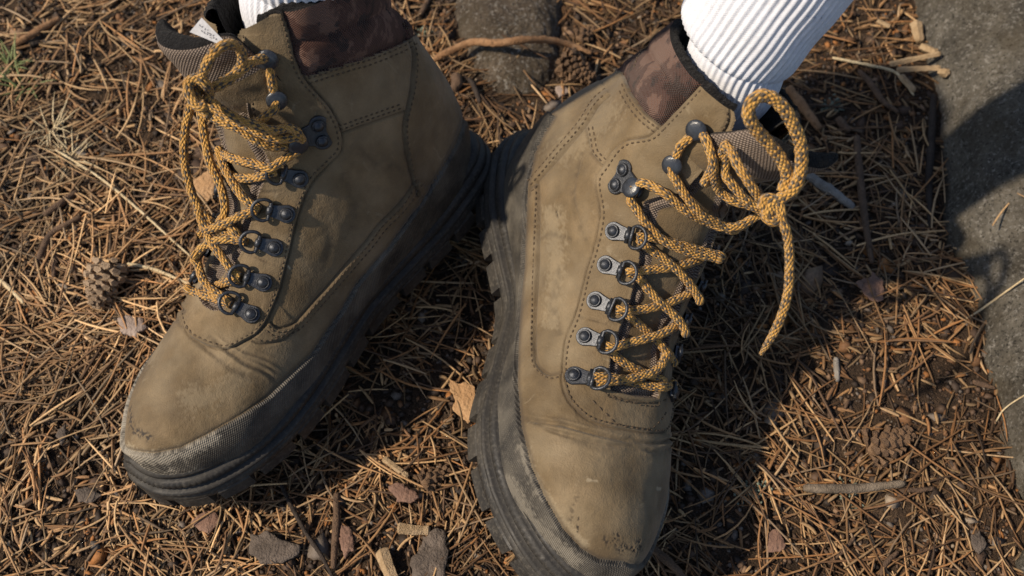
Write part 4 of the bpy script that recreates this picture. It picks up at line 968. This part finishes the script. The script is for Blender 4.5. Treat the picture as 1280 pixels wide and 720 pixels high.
# ------------------------------------------------------------------ forest litter
occ = BVHTree.FromPolygons([tuple(v) for v in np.vstack([bootA.G0.reshape(-1, 3)*0])[:3]], [(0, 1, 2)])
def footprint_mask(x, y):
    return np.zeros(len(x), bool)
PAL = np.array([(.54, .34, .165), (.38, .21, .092), (.27, .135, .055), (.46, .30, .16), (.19, .10, .048), (.11, .065, .038), (.28, .19, .115), (.40, .19, .07)])
def scatter_needles(name, n, seed, L=(.014, .050), lift=(.0005, .004), wid=.00062, dens=None, pal=PAL, wts=None, dark=1.0, outer=False):
    r = np.random.default_rng(seed)
    x = r.uniform(-.47, .47, n*3); y = r.uniform(-.33, .42, n*3)
    if outer: x = r.uniform(-1.1, 1.1, n*3); y = r.uniform(-.9, 1.1, n*3)
    pr, _ = project(np.stack([x, y, 0*x], 1)); keep = ~((pr[:, 0] > -120) & (pr[:, 0] < 1400) & (pr[:, 1] > -120) & (pr[:, 1] < 840)) & ~((x > .29) & (x < 1.08) & (y > -.34) & (y < .66)) if outer else (pr[:, 0] > -120) & (pr[:, 0] < 1400) & (pr[:, 1] > -120) & (pr[:, 1] < 840)
    if dens is not None: keep &= r.uniform(0, 1, len(x)) < dens(pr)
    x, y = x[keep][:n], y[keep][:n]; n = len(x); pr = pr[keep][:n]
    # local preferred direction so that needles lie in loose sheaves
    P0 = np.stack([x, y, 0*x], 1); flow = vnoise(P0, 14, seed+5, 2)*pi*1.6
    ang = np.where(r.uniform(0, 1, n) < .55, flow+r.normal(0, .45, n), r.uniform(0, 2*pi, n))
    hp = n//2; sel = r.uniform(0, 1, hp) < .45; ia = np.arange(hp)[sel]*2; ib = ia+1
    x[ib] = x[ia]; y[ib] = y[ia]; ang[ib] = ang[ia]+r.normal(0, .16, len(ia))
    ln = r.uniform(L[0], L[1], n)*np.where(r.uniform(0, 1, n) < .25, .5, 1); cv = r.normal(0, .35, n); w = wid*r.uniform(.7, 1.35, n)
    tilt = r.normal(0, .05, n); lf = r.uniform(lift[0], lift[1], n)
    sun_tint = sstep(420, 120, pr[:, 0])  # warm sunlight on the left ground, painted into the needle colour
    ns = 5; sides = 4
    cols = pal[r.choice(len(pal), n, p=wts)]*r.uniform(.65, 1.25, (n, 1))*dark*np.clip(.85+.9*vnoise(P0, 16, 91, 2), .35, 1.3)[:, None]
    cols = cols*(1+.30*sun_tint[:, None])+np.array([.05, .045, .03])*sun_tint[:, None]*dark
    t = np.linspace(0, 1, ns)
    V = np.zeros((n, ns, sides, 3))
    a = ang[:, None]+cv[:, None]*(t[None]-.5); step = ln[:, None]/(ns-1)
    cx = x[:, None]+np.concatenate([np.zeros((n, 1)), np.cumsum(np.cos(a[:, :-1])*step, 1)], 1)
    cy = y[:, None]+np.concatenate([np.zeros((n, 1)), np.cumsum(np.sin(a[:, :-1])*step, 1)], 1)
    base = gz(cx, cy); onr = np.where(on_rock(pr) | in_stone(pr))[0]
    for q in onr: base[q] = max(floor_z(float(cx[q, 2]), float(cy[q, 2])), base[q].max())+.0006
    cz = base.mean(1, keepdims=True)*.65+base*.35+lf[:, None]+tilt[:, None]*(t[None]-.5)*ln[:, None]
    cz = np.maximum(cz, base-.0005)
    tap = np.array([.7, 1, 1, .9, .35])
    for k in range(sides):
        an = 2*pi*k/sides+pi/4
        ox = np.cos(an)*w[:, None]*tap; oz = np.sin(an)*w[:, None]*tap*.75
        V[:, :, k, 0] = cx-np.sin(a)*ox; V[:, :, k, 1] = cy+np.cos(a)*ox; V[:, :, k, 2] = cz+oz
    F1 = gridfaces(ns, sides, True); F = (F1[None]+(np.arange(n)*ns*sides)[:, None, None]).reshape(-1, 4)
    tint = np.repeat(cols, ns*sides, 0)
    o = newmesh(name, V.reshape(-1, 3), F, M['litter'], None, True, None, dict(tint=tint)); return o
def on_rock(pr):
    bx = np.interp(pr[:, 1], [-260, 40, 150, 285, 390, 520, 660, 760], [1128, 1147, 1170, 1182, 1222, 1248, 1310, 1380])
    return (pr[:, 0] > bx+6)
def in_stone(pr): return ((pr[:, 0]-635)/72)**2+((pr[:, 1]-25)/98)**2 < 1
def dens_main(pr):
    d = np.ones(len(pr)); d[on_rock(pr)] = .02; d[in_stone(pr)] = .02
    tl = sstep(260, 60, pr[:, 1])*sstep(420, 150, pr[:, 0]); d *= 1-.65*tl
    tr = sstep(360, 120, pr[:, 1])*sstep(880, 960, pr[:, 0]); d *= 1-.55*tr
    P = np.stack([pr[:, 0]/1280, pr[:, 1]/1280, 0*pr[:, 0]], 1); d *= np.clip(.62+1.3*vnoise(P, 13, 77, 3), .06, 1)
    return d
w1 = np.array([.20, .22, .18, .10, .12, .08, .05, .05]); 
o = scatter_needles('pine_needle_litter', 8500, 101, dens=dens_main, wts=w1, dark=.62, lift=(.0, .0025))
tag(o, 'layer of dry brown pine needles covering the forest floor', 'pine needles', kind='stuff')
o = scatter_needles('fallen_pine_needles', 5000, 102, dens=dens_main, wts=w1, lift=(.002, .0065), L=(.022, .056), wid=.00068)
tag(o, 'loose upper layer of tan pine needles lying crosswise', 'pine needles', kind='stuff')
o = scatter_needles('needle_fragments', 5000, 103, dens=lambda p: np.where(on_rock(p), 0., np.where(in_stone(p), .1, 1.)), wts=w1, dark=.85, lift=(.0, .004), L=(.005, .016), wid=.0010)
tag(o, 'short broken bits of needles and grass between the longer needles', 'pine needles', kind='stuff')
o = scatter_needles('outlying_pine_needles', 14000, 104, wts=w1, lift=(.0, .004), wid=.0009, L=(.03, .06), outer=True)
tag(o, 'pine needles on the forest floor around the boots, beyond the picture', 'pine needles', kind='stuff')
# crumbs of bark, cone scale and soil
CP_ = np.array([(.10, .062, .04), (.055, .038, .028), (.20, .10, .045), (.36, .15, .045), (.17, .14, .115), (.30, .24, .18), (.035, .026, .02), (.24, .15, .09)])
def scatter_crumbs(name, n, seed, size, flat, dens, wts):
    r = np.random.default_rng(seed); x = r.uniform(-.47, .47, n*3); y = r.uniform(-.33, .42, n*3)
    pr, _ = project(np.stack([x, y, 0*x], 1)); keep = (pr[:, 0] > -100) & (pr[:, 0] < 1380) & (pr[:, 1] > -100) & (pr[:, 1] < 820)
    keep &= r.uniform(0, 1, len(x)) < dens(pr); x, y = x[keep][:n], y[keep][:n]; n = len(x)
    base = np.array([(1, 0, 0), (.4, .9, 0), (-.6, .75, 0), (-1, -.1, 0), (-.35, -.9, 0), (.6, -.75, 0), (.1, .05, 1), (-.05, 0, -1)])
    Ft = np.array([(0, 1, 6), (1, 2, 6), (2, 3, 6), (3, 4, 6), (4, 5, 6), (5, 0, 6), (1, 0, 7), (2, 1, 7), (3, 2, 7), (4, 3, 7), (5, 4, 7), (0, 5, 7)])
    Vv = base[None]*(1+r.uniform(-.35, .35, (n, 8, 3))); Vv[:, :, 2] *= flat*r.uniform(.5, 1.5, (n, 1)); Vv[:, :, 1] *= r.uniform(.45, 1, (n, 1))
    sz = r.lognormal(math.log(size), .45, n); Vv *= sz[:, None, None]
    a = r.uniform(0, 2*pi, n); tl = r.normal(0, .35, n); ca, sa = np.cos(a)[:, None], np.sin(a)[:, None]; ct, st = np.cos(tl)[:, None], np.sin(tl)[:, None]
    X, Y, Z = Vv[..., 0]*ct+Vv[..., 2]*st, Vv[..., 1], -Vv[..., 0]*st+Vv[..., 2]*ct
    V = np.stack([X*ca-Y*sa+x[:, None], X*sa+Y*ca+y[:, None], Z+(gz(x, y)+sz*flat*.5)[:, None]], -1)
    F = (Ft[None]+(np.arange(n)*8)[:, None, None]).reshape(-1, 3)
    cols = CP_[r.choice(len(CP_), n, p=wts)]*r.uniform(.65, 1.25, (n, 1))
    return newmesh(name, V.reshape(-1, 3), F, M['litter'], None, False, None, dict(tint=np.repeat(cols, 8, 0)))
def dens_cr(pr):
    d = np.ones(len(pr)); d[on_rock(pr)] = .02; d[in_stone(pr)] = .12; return d
o = scatter_crumbs('soil_crumbs', 34000, 201, .00125, .5, dens_cr, np.array([.29, .26, .10, .04, .08, .02, .15, .06]))
tag(o, 'crumbs of soil, bark and cone scale between the needles', 'forest debris', kind='stuff')
o = scatter_crumbs('bark_flake_litter', 2600, 202, .0034, .18, dens_cr, np.array([.29, .24, .12, .06, .08, .02, .09, .10]))
tag(o, 'small flat bark flakes strewn over the forest floor', 'bark flakes', kind='stuff')
# ------------------------------------------------------------------ sticks, chips, leaves, cones: things of their own
M['stick_orange'] = mat_bark('peeled_orange_stick', (.20, .10, .045), (.36, .21, .11))
M['stick_brown'] = mat_bark('brown_bark_stick', (.07, .045, .03), (.17, .105, .065))
M['stick_grey'] = mat_bark('grey_dead_wood', (.16, .14, .12), (.34, .31, .27), dark=(.05, .04, .035))
M['stick_pale'] = mat_bark('pale_fresh_wood', (.30, .20, .105), (.50, .36, .215), 160, (.14, .08, .04))
M['straw'] = mat_bark('pale_straw', (.50, .38, .22), (.66, .54, .34), 90, (.30, .20, .10))
M['stick_mid'] = mat_bark('weathered_stick', (.11, .085, .06), (.24, .19, .14))
M['stick_dark'] = mat_bark('dark_root', (.022, .016, .013), (.06, .045, .035))
M['cone'] = mat_bark('pine_cone_scale', (.13, .075, .045), (.30, .19, .11), 260)
M['cone_pale'] = mat_bark('pale_cone_scale', (.28, .19, .12), (.54, .40, .27), 260)
M['leaf_tan'] = mat_bark('dry_tan_leaf', (.36, .20, .09), (.50, .31, .16), 60, (.22, .11, .05))
M['leaf_brown'] = mat_bark('dry_brown_leaf', (.15, .085, .06), (.26, .155, .11), 60)
M['bark_grey'] = mat_bark('grey_bark_plate', (.070, .054, .042), (.165, .130, .104), 90)
M['stone_pale'] = mat_bark('pale_pinkish_stone', (.24, .18, .145), (.38, .30, .25), 60, (.20, .15, .12))
M['moss'] = mat_simple('grey_green_lichen', (.12, .15, .11), .95, var=(.28, .32, .25), nscale=500, bumpd=.001)
M['grass'] = mat_simple('young_grass', (.09, .12, .03), .6, var=(.22, .25, .10), nscale=80)
M['aglet'] = mat_simple('worn_lace_tip', (.55, .50, .42), .6)
def stick(name, label, cat, pts, wpx, mat, rise=.0015, group=None, ends=(.85, .7), gnarl=.12, sides=12):
    if mat == 'stick_pale': sides = 5; gnarl = .3; ends = (1.1, 1.0)
    ps = np.array([onfloor(p[0], p[1], rise+(p[2]*.001 if len(p) > 2 else 0)) for p in pts])
    d = (ps.mean(0)-CPOS)@CW; r = wpx*.5*d/(CF*1280)
    ps[:, 2] += r*.6
    P = cr_spline(ps, len(ps)*14) if len(ps) > 2 else ps; P, L = resample(P, .0012)
    if len(P) < 4: P, L = resample(ps, np.linalg.norm(ps[1]-ps[0])/6)
    sd = int(abs(pts[0][0]*13+pts[0][1]*7)) % 997
    R = r*np.interp(L/L[-1], [0, .03, .5, .97, 1], [ends[0]*.7, ends[0], 1, ends[1], ends[1]*.6])*(1+gnarl*vnoise(np.c_[L*0, L*0, L], 120, sd, 2))
    o0 = ps.mean(0); V, F, uv, caps = tube_arrays(P, R, sides)
    V = V+ (vnoise(V, 420, sd, 2)*r*.22)[:, None]*np.array([.4, .4, .8])
    FF = [tuple(f) for f in F]+[tuple(f) for f in caps[0]]+[tuple(f) for f in caps[1]]
    o = newmesh(name, V, FF, M[mat], None, sides > 7, uv, None, o0); o.location = o0
    # weld the tube seam visually by sharing normals is not needed at this size
    return tag(o, label, cat, group)
def slab(name, label, cat, outline, thick, mat, rise=.001, bulge=.3, group=None, tilt=0.0):
    """flat broken piece: outline in the picture laid on the ground, real thickness, rough edge and warped top"""
    c0 = np.mean(outline, axis=0); O = np.array([onfloor(p[0], p[1], rise) for p in outline]); zc = O[:, 2].max(); O[:, 2] = zc
    Oc = np.vstack([O, O[:1]]); P, _ = resample(Oc, np.linalg.norm(np.diff(Oc, axis=0), axis=1).sum()/70); P = P[:-1]; sd = int(abs(c0[0]*3+c0[1])) % 991; n = len(P)
    P[:, :2] += np.stack([vnoise(P, 260, sd, 3), vnoise(P, 260, sd+3, 3)], 1)*.0022
    c = P.mean(0); V = []; F = []
    thick = thick*.7; ringz = [(1.0, 0), (1.01, thick*.8), (.985, thick), (.7, thick*1.1), (.35, thick*1.15)]
    for k, z in ringz:
        Q = c+(P-c)*k; Q[:, 2] = zc+z+vnoise(Q, 150, sd+9, 3)*max(thick*.5, .0012)+tilt*(Q[:, 0]-c[0]); V.append(Q)
    V = np.vstack(V); F = [tuple(f) for f in gridfaces(len(ringz), n, True)]
    V = np.vstack([V, [c+np.array([0, 0, thick*(1+bulge)])]]); m = (len(ringz)-1)*n
    F += [(m+i, m+(i+1) % n, len(V)-1) for i in range(n)]+[tuple(range(n))[::-1]]
    o = newmesh(name, V, F, M[mat], None, True, None, None, c); o.location = c
    return tag(o, label, cat, group)
TW = [
 ('stick', 'peeled orange brown stick lying across the stone behind the boots', 'stick', [(543, 76, 4), (560, 67, 9), (590, 56, 12), (625, 56, 13), (655, 52, 13), (690, 53, 11), (715, 59, 8), (739, 69, 4)], 10, 'stick_orange'),
 ('stick', 'light orange stick end sticking out beside the white sock cuff', 'stick', [(984, 112, 3), (998, 130, 2), (1012, 148, 1), (1024, 164, 1)], 13, 'stick_orange'),
 ('stick', 'grey bare stick just right of the right boot tongue', 'stick', [(1000, 214, 1), (1020, 229, 1), (1042, 244, 1), (1066, 262, 1)], 13, 'stick_grey'),
 ('stick', 'long reddish brown upright stick between right boot and boulder', 'stick', [(1070, 172, 2), (1073, 210, 2), (1077, 250, 2), (1083, 295, 2), (1089, 330, 1)], 10, 'stick_brown'),
 ('root', 'black root along the shaded foot of the boulder', 'root', [(1166, 120), (1163, 180), (1160, 230), (1162, 288)], 10, 'stick_dark'),
 ('twig', 'dark curved twig pointing down to the right near top centre', 'twig', [(536, 0), (530, 12), (524, 22)], 8, 'stick_brown'),
 ('stick', 'dark brown curved stick, longest of the three at the left', 'stick', [(46, 336, 1), (55, 312, 2), (66, 293, 3), (84, 282, 3), (102, 272, 2)], 9, 'stick_brown'),
 ('stick', 'dark stick above the curved one at the left', 'stick', [(56, 271, 1), (75, 257, 2), (98, 240, 1)], 9, 'stick_brown'),
 ('twig', 'short grey brown twig below the curved stick at left', 'twig', [(68, 300, 1), (69, 320, 1), (68, 349, 1)], 8, 'stick_brown'),
 ('twig', 'thin dark twig left of the pale pinecone', 'twig', [(82, 303, 1), (90, 328, 1), (97, 353, 1)], 5, 'stick_brown'),
 ('straw_stalk', 'pale straw stalk entering at the left edge', 'straw', [(-12, 342, 2), (8, 357, 2), (30, 379, 2)], 6, 'straw'),
 ('straw_stalk', 'long pale straw running from upper left towards the left boot', 'straw', [(70, 188, 3), (100, 206, 3), (135, 230, 3), (180, 268, 3), (215, 300, 3), (240, 322, 2)], 3.4, 'straw'),
 ('straw_stalk', 'pale straw pointing at the left boot toe seam', 'straw', [(160, 330, 3), (195, 338, 3), (238, 356, 3)], 4.5, 'straw'),
 ('twig', 'long thin dark twig slanting to the bottom edge between the boots', 'twig', [(349, 600, 3), (362, 628, 3), (383, 667, 3), (402, 695, 3), (420, 730, 3)], 6, 'stick_dark'),
 ('stick', 'upright grey brown stick left of the bottom centre', 'stick', [(421, 617, 2), (421, 650, 2), (419, 680, 2), (417, 712, 2)], 10, 'stick_brown'),
 ('stick', 'short pale stick with a dark broken end at bottom centre', 'stick', [(480, 574, 3), (492, 583, 3), (510, 597, 3)], 8, 'stick_pale'),
 ('stick', 'short tan stick lying level above the grey wood chip', 'stick', [(497, 661, 3), (515, 663, 3), (538, 664, 3)], 13, 'stick_pale'),
 ('stick', 'short brown stub beside the grey wood chip at bottom', 'stick', [(478, 688, 2), (484, 705, 2), (493, 728, 2)], 15, 'stick_pale'),
 ('stick', 'dark horizontal twig in shadow below the left boot sole', 'twig', [(405, 564, 2), (425, 570, 2), (448, 573, 2)], 7, 'stick_dark'),
 ('stick', 'lichen spotted stick lying level at the lower right', 'stick', [(1003, 611, 2), (1035, 612, 3), (1075, 611, 3), (1130, 605, 3)], 12, 'stick_mid'),
 ('twig', 'thin brown twig right of the lichen spotted stick', 'twig', [(1132, 613, 2), (1150, 613, 2), (1167, 611, 2)], 7, 'stick_brown'),
 ('stick', 'small bare upright stick piece in the middle right litter', 'stick', [(1044, 448, 2), (1045, 462, 2), (1046, 478, 2)], 8, 'stick_grey'),
 ('root', 'reddish brown root below the right boot toe', 'root', [(806, 678, 2), (822, 692, 2), (840, 708, 2), (858, 728, 2)], 12, 'stick_brown'),
 ('twig', 'forked dark twig at the bottom right', 'twig', [(1100, 720, 2), (1106, 705, 2), (1122, 690, 2)], 7, 'stick_brown'),
 ('twig', 'thin brown twig across the bottom right of the litter', 'twig', [(1035, 705, 2), (1052, 690, 2), (1068, 672, 2)], 6, 'stick_brown'),
 ('twig', 'pale bent twig lying on the boulder edge', 'twig', [(1208, 398, 2), (1222, 390, 2), (1252, 378, 3)], 3, 'straw'),
 ('twig', 'fine pale curved grass stem on the lower boulder', 'twig', [(1244, 528, 2), (1252, 514, 3), (1266, 509, 3), (1281, 512, 3)], 2.2, 'straw'),
 ('twig', 'dark twig stub touching the boulder at lower right', 'twig', [(1215, 478, 2), (1230, 482, 2), (1243, 486, 2)], 7, 'stick_brown'),
 ('stick', 'brown stick in the shade right of the sock', 'stick', [(1073, 90, 2), (1088, 106, 2), (1103, 128, 2), (1122, 142, 2)], 8, 'stick_brown'),
 ('twig', 'long curved tan twig above the wood chips', 'twig', [(1040, 73, 3), (1085, 82, 4), (1120, 92, 4), (1142, 120, 3)], 4, 'straw'),
 ('stick', 'small tan stick near the upper left corner', 'stick', [(18, 58, 2), (40, 45, 3), (76, 24, 2)], 9, 'stick_orange'),
 ('stick', 'reddish stick stub left of the sunken stone', 'stick', [(568, 96, 2), (572, 105, 2), (566, 116, 2)], 14, 'stick_brown'),
 ('twig', 'dark twig hugging the stone behind the boots', 'twig', [(586, 100, 3), (592, 108, 3), (600, 130, 3)], 7, 'stick_dark'),
 ('stick', 'short brown upright stick beside the lichen tuft near the cuff', 'stick', [(1047, 150, 2), (1053, 158, 2), (1061, 166, 2)], 11, 'stick_brown'),
]
for t in TW: stick(*t)
# wood chips by the boulder
for pts, w, lab in (([(1143, 31), (1146, 42), (1148, 55)], 13, 'thick tan wood chip highest beside the boulder top'), ([(1151, 60), (1157, 68), (1164, 77)], 10, 'short wood chip second from the top beside the boulder'),
    ([(1111, 82), (1135, 82), (1168, 80)], 7, 'long level wood chip lying over the others by the boulder'), ([(1120, 89), (1145, 91), (1170, 94)], 8, 'long wood chip just under the level one by the boulder'),
    ([(1124, 96), (1132, 106), (1142, 116)], 9, 'slanting wood chip below the pile by the boulder'), ([(1170, 98), (1173, 103), (1175, 107)], 11, 'dark ended wood chip at the right end of the pile'), ([(1096, 27), (1104, 31), (1112, 35)], 6, 'small pale wood chip above the pile')):
    stick('wood_chip', lab, 'wood chip', [(x, y, 4) for x, y in (pts[0], pts[-1])], w, 'stick_pale', group='tan wood chips beside the boulder', sides=5, gnarl=.3)
SL = [
 ('dry_leaf', 'torn tan birch leaf against the left side of the right boot sole', 'leaf', [(563, 474), (574, 480), (583, 477), (592, 483), (596, 500), (594, 520), (586, 531), (577, 522), (566, 512), (570, 500), (562, 490)], .0005, 'leaf_tan', .006),
 ('wood_chip', 'flat grey weathered wood chip at the bottom centre', 'wood chip', [(530, 672), (545, 664), (558, 668), (560, 690), (556, 730), (518, 730), (514, 700), (526, 690)], .005, 'bark_grey', .002),
 ('bark_piece', 'dark grey bark plate at the bottom, left of centre', 'bark', [(314, 672), (335, 668), (360, 678), (380, 684), (372, 695), (345, 706), (325, 706), (312, 694)], .004, 'bark_grey', .002),
 ('bark_piece', 'reddish grey bark flake under the left boot toe', 'bark', [(238, 653), (250, 642), (272, 640), (278, 652), (262, 668), (250, 664)], .002, 'leaf_brown', .003),
 ('bark_piece', 'grey brown bark flake at the lower left', 'bark', [(92, 615), (108, 609), (128, 620), (118, 630), (100, 628)], .002, 'bark_grey', .003),
 ('stone', 'pale pinkish stone chip left of the left boot', 'stone', [(149, 402), (160, 396), (180, 397), (184, 412), (172, 426), (156, 420)], .004, 'stone_pale', .002),
 ('dry_leaf', 'brown dry leaf near the loose lace end, right side', 'leaf', [(1071, 356), (1090, 344), (1102, 352), (1106, 374), (1090, 378), (1078, 368)], .0006, 'leaf_brown', .005),
 ('dry_leaf', 'dark brown leaf flake at bottom right of the right boot', 'leaf', [(956, 672), (970, 660), (982, 680), (976, 690), (958, 690)], .0006, 'leaf_brown', .004),
 ('bark_piece', 'reddish bark flake between bark plate and upright stick', 'bark', [(427, 655), (440, 660), (443, 690), (430, 700), (426, 680)], .002, 'leaf_brown', .003),
 ('bark_piece', 'brown bark flake at the middle of the bottom litter', 'bark', [(488, 612), (505, 604), (524, 622), (520, 630), (498, 628)], .003, 'leaf_brown', .004),
 ('stone', 'small grey stone below the sunken stone behind the boots', 'stone', [(693, 112), (705, 108), (712, 116), (700, 124)], .003, 'stone_pale', .001),
 ('dry_leaf', 'small pale leaf piece left of the left boot laces', 'leaf', [(236, 230), (262, 214), (272, 232), (262, 252), (244, 246)], .0006, 'leaf_tan', .004),
 ('bark_piece', 'narrow dark bark strip at the lower left', 'bark', [(70, 545), (82, 532), (86, 540), (78, 558)], .002, 'bark_grey', .004),
 ('bark_piece', 'greyish bark flake low in the right litter', 'bark', [(1212, 668), (1224, 664), (1230, 680), (1222, 692), (1214, 682)], .002, 'bark_grey', .004),
]
for nm, lab, cat, ol, th_, mt, rs in SL: slab(nm, lab, cat, ol, th_, mt, rs)
# pine cones
def scale_mesh(mat):
    V = [(0, -.0016, 0), (0, .0016, 0), (.006, -.0034, .0006), (.006, .0034, .0006), (.0095, -.0026, .0012), (.0095, .0026, .0012),
         (0, -.0012, -.0008), (0, .0012, -.0008), (.006, -.0028, -.0008), (.006, .0028, -.0008), (.0100, -.0020, -.0010), (.0100, .0020, -.0010), (.0085, 0, .0030)]
    F = [(0, 1, 3, 2), (2, 3, 12), (3, 5, 12), (5, 4, 12), (4, 2, 12), (6, 8, 9, 7), (8, 10, 11, 9), (0, 2, 8, 6), (2, 4, 10, 8), (1, 7, 9, 3), (3, 9, 11, 5), (4, 5, 11, 10), (0, 6, 7, 1)]
    return rawmesh('cone_scale', V, F, M[mat], False)
SC = dict(cone=scale_mesh('cone'), cone_pale=scale_mesh('cone_pale'))
def pinecone(label, px, py, axis_px, size, mat, n=64, rise=.006, flat=1.0):
    p = onfloor(px, py, rise); q = onfloor(*axis_px, rise); ax = q-p; ax /= np.linalg.norm(ax)
    root = empty('pine_cone', p-np.array([0, 0, rise*.8])); tag(root, label, 'pine cone')
    zax = ax; xax = np.cross([0, 0, 1.0], zax); xax /= np.linalg.norm(xax); yax = np.cross(zax, xax)
    B3 = np.stack([xax, yax, zax], 1); base = Matrix([[*B3[0], 0], [*B3[1], 0], [*B3[2], rise*.8], [0, 0, 0, 1]])
    core = []; 
    V, F = lathe([(.0001, -.010), (.004, -.009), (.006, -.003), (.0055, .005), (.003, .011), (.0001, .013)], 12)
    linkmesh('cone_core', rawmesh('cone_core', V, F, M[mat]), root, base@Matrix.Diagonal((size, size, size, 1)))
    for k in range(n):
        t = k/n; a = k*2.39996; h = -.010+.023*t; rad = .0055*(1-.75*t)
        lean = radians(-5+72*t); sc = size*(1.0-.45*t)*(.75+.25*min(1, k/8))*random.uniform(.85, 1.12)
        m = base@Matrix.Diagonal((1, flat, 1, 1))@Matrix.Rotation(a, 4, 'Z')@Matrix.Translation((rad*size*.6, 0, h*size))@Matrix.Rotation(-lean+random.uniform(-.12, .12), 4, 'Y')@Matrix.Diagonal((sc, sc, sc, 1))
        linkmesh('scale', SC[mat], root, m)
pinecone('open brown pine cone in half shade above the right boot heel', 717, 84, (735, 95), 1.05, 'cone', 64, .008)
pinecone('pale sunlit pine cone left of the left boot', 130, 350, (118, 385), 1.15, 'cone_pale', 66, .010)
pinecone('flattened brown pine cone bedded in needles at the lower right', 1105, 556, (1130, 545), 1.15, 'cone', 60, .004, .7)
pinecone('crushed small dark pine cone between the boots near the bottom', 540, 598, (556, 588), .75, 'cone', 40, .004, .8)
pinecone('small dark pine cone near the stone at the top', 730, 45, (738, 40), .7, 'cone', 40, .004)
# grass tufts, lichen
def tuft(name, label, cat, px, py, n, hmm, mat, spread=.5, w=.0009):
    p = onfloor(px, py); r = random.Random(int(px)); V = []; F = []
    for k in range(n):
        a = r.uniform(0, 2*pi); l = hmm*.001*r.uniform(.5, 1); d = np.array([cos(a)*spread, sin(a)*spread, 1.0]); d /= np.linalg.norm(d)
        sd = np.array([-sin(a), cos(a), 0]); b = len(V); o0 = np.array([r.uniform(-.004, .004), r.uniform(-.004, .004), -.001])
        for t, ww in ((0, 1), (.4, .9), (.75, .6), (1, .05)):
            c = o0+d*l*t+np.array([cos(a), sin(a), -.6])*l*.5*t*t
            for s1, s2 in ((-1, 0), (0, .35), (1, 0)): V.append(c+sd*s1*w*ww+np.array([0, 0, s2*w*ww]))
        for i in range(3):
            for j in range(3): F.append((b+i*3+j, b+i*3+(j+1) % 3, b+(i+1)*3+(j+1) % 3, b+(i+1)*3+j))
    o = newmesh(name, np.array(V), F, M[mat], None, True); o.location = p; return tag(o, label, cat, kind=None)
tuft('grass_tuft', 'small fresh green grass tuft at the upper left edge', 'grass', 16, 85, 18, 26, 'grass')
tuft('grass_tuft', 'thin yellow green grass sprout below the green tuft', 'grass', 32, 112, 14, 22, 'grass', .9)
tuft('dry_grass_tuft', 'pale dry grass tuft at the left, under the green ones', 'grass', 66, 165, 22, 26, 'straw', .7, .0007)
tuft('dry_grass_tuft', 'dead straw coloured grass clump left of the long straw', 'grass', 88, 200, 26, 24, 'straw', 1.2, .0007)
def lichen(label, px, py, n, s):
    p = onfloor(px, py); r = random.Random(int(px+py)); V = []; F = []
    for k in range(n):
        c = np.array([r.gauss(0, s), r.gauss(0, s), abs(r.gauss(0, s*.5))]); b = len(V)
        for q in range(5):
            a = q*2*pi/5+r.random(); V.append(c+np.array([cos(a), sin(a), r.uniform(-.6, .6)])*r.uniform(.0006, .0016))
        V.append(c+np.array([0, 0, .001])); V.append(c-np.array([0, 0, .001]))
        for q in range(5): F.append((b+q, b+(q+1) % 5, b+5)); F.append((b+(q+1) % 5, b+q, b+6))
    o = newmesh('lichen', np.array(V), F, M['moss'], None, True); o.location = p; return tag(o, label, 'lichen')
lichen('grey green lichen tuft right of the sock cuff', 1040, 134, 90, .0035)
lichen('grey green lichen at the bottom right of the right boot', 942, 612, 100, .0045)
lichen('lichen patch on the level stick at lower right', 1062, 615, 60, .004)
lichen('blue green lichen scrap left of the stone behind the boots', 531, 42, 50, .0028)

# printed size tag sewn inside the left boot's tongue (its print is too blurred to read: a few short strokes)
M['tag'] = mat_simple('white_woven_tag', (.42, .42, .43), .8, var=(.55, .55, .56), nscale=600, bumpd=.0002)
M['ink'] = mat_simple('tag_ink', (.06, .06, .07), .8)
def on_tongue(x, y, up):
    r = bvA.ray_cast(Vector(CPOS), Vector(ray(x, y)).normalized())
    return None if r[0] is None else (np.array(r[0])-CPOS)@CW-up
qd = [(237, 40), (252, 22), (281, 52), (273, 55)]
dz = [on_tongue(x, y, .0015) for x, y in qd]+[on_tongue(258, 42, .0015)]
ok = [z for z in dz if z is not None]; print('TAG', dz)
zz = min(ok) if ok else .47
dz = [z if z is not None else zz for z in dz]
TP = lambda x, y, up=0: at_depth(x, y, zz-up)
corn = [TP(*q) for q in qd]; nn = -ray(258, 42); nn /= np.linalg.norm(nn)
tagV = corn+[c-nn*.0004 for c in corn]; orgA = np.array(rootA.location)
newmesh('size_tag', np.array(tagV), [(0, 1, 2, 3), (7, 6, 5, 4), (0, 4, 5, 1), (1, 5, 6, 2), (2, 6, 7, 3), (3, 7, 4, 0)], M['tag'], rootA, False, None, None, orgA)
SV = []; SF = []; r_ = random.Random(3)
for row, (a, b) in enumerate((((248, 31), (268, 46)), ((250, 38), (272, 51)))):
    for k in range(6):
        t = (k+.3)/6; x = a[0]+(b[0]-a[0])*t; y = a[1]+(b[1]-a[1])*t
        for q in range(2):
            dx, dy = r_.choice([(2.2, 1.6), (1.2, -1.4), (0.6, -2.0)]); x0, y0 = x+r_.uniform(-.4, .4), y+r_.uniform(-.8, .8); nb = len(SV)
            for sx, sy in ((0, 0), (dx, dy), (dx-.25*dy, dy+.25*dx), (-.25*dy, .25*dx)): SV.append(TP(x0+sx, y0+sy, .0003))
            SF.append((nb, nb+1, nb+2, nb+3))
o = newmesh('tag_print', np.array(SV), SF, M['ink'], None, False, None, None, orgA); o.parent = [c for c in rootA.children if c.name.startswith('size_tag')][0]; o['kind'] = 'stuff'
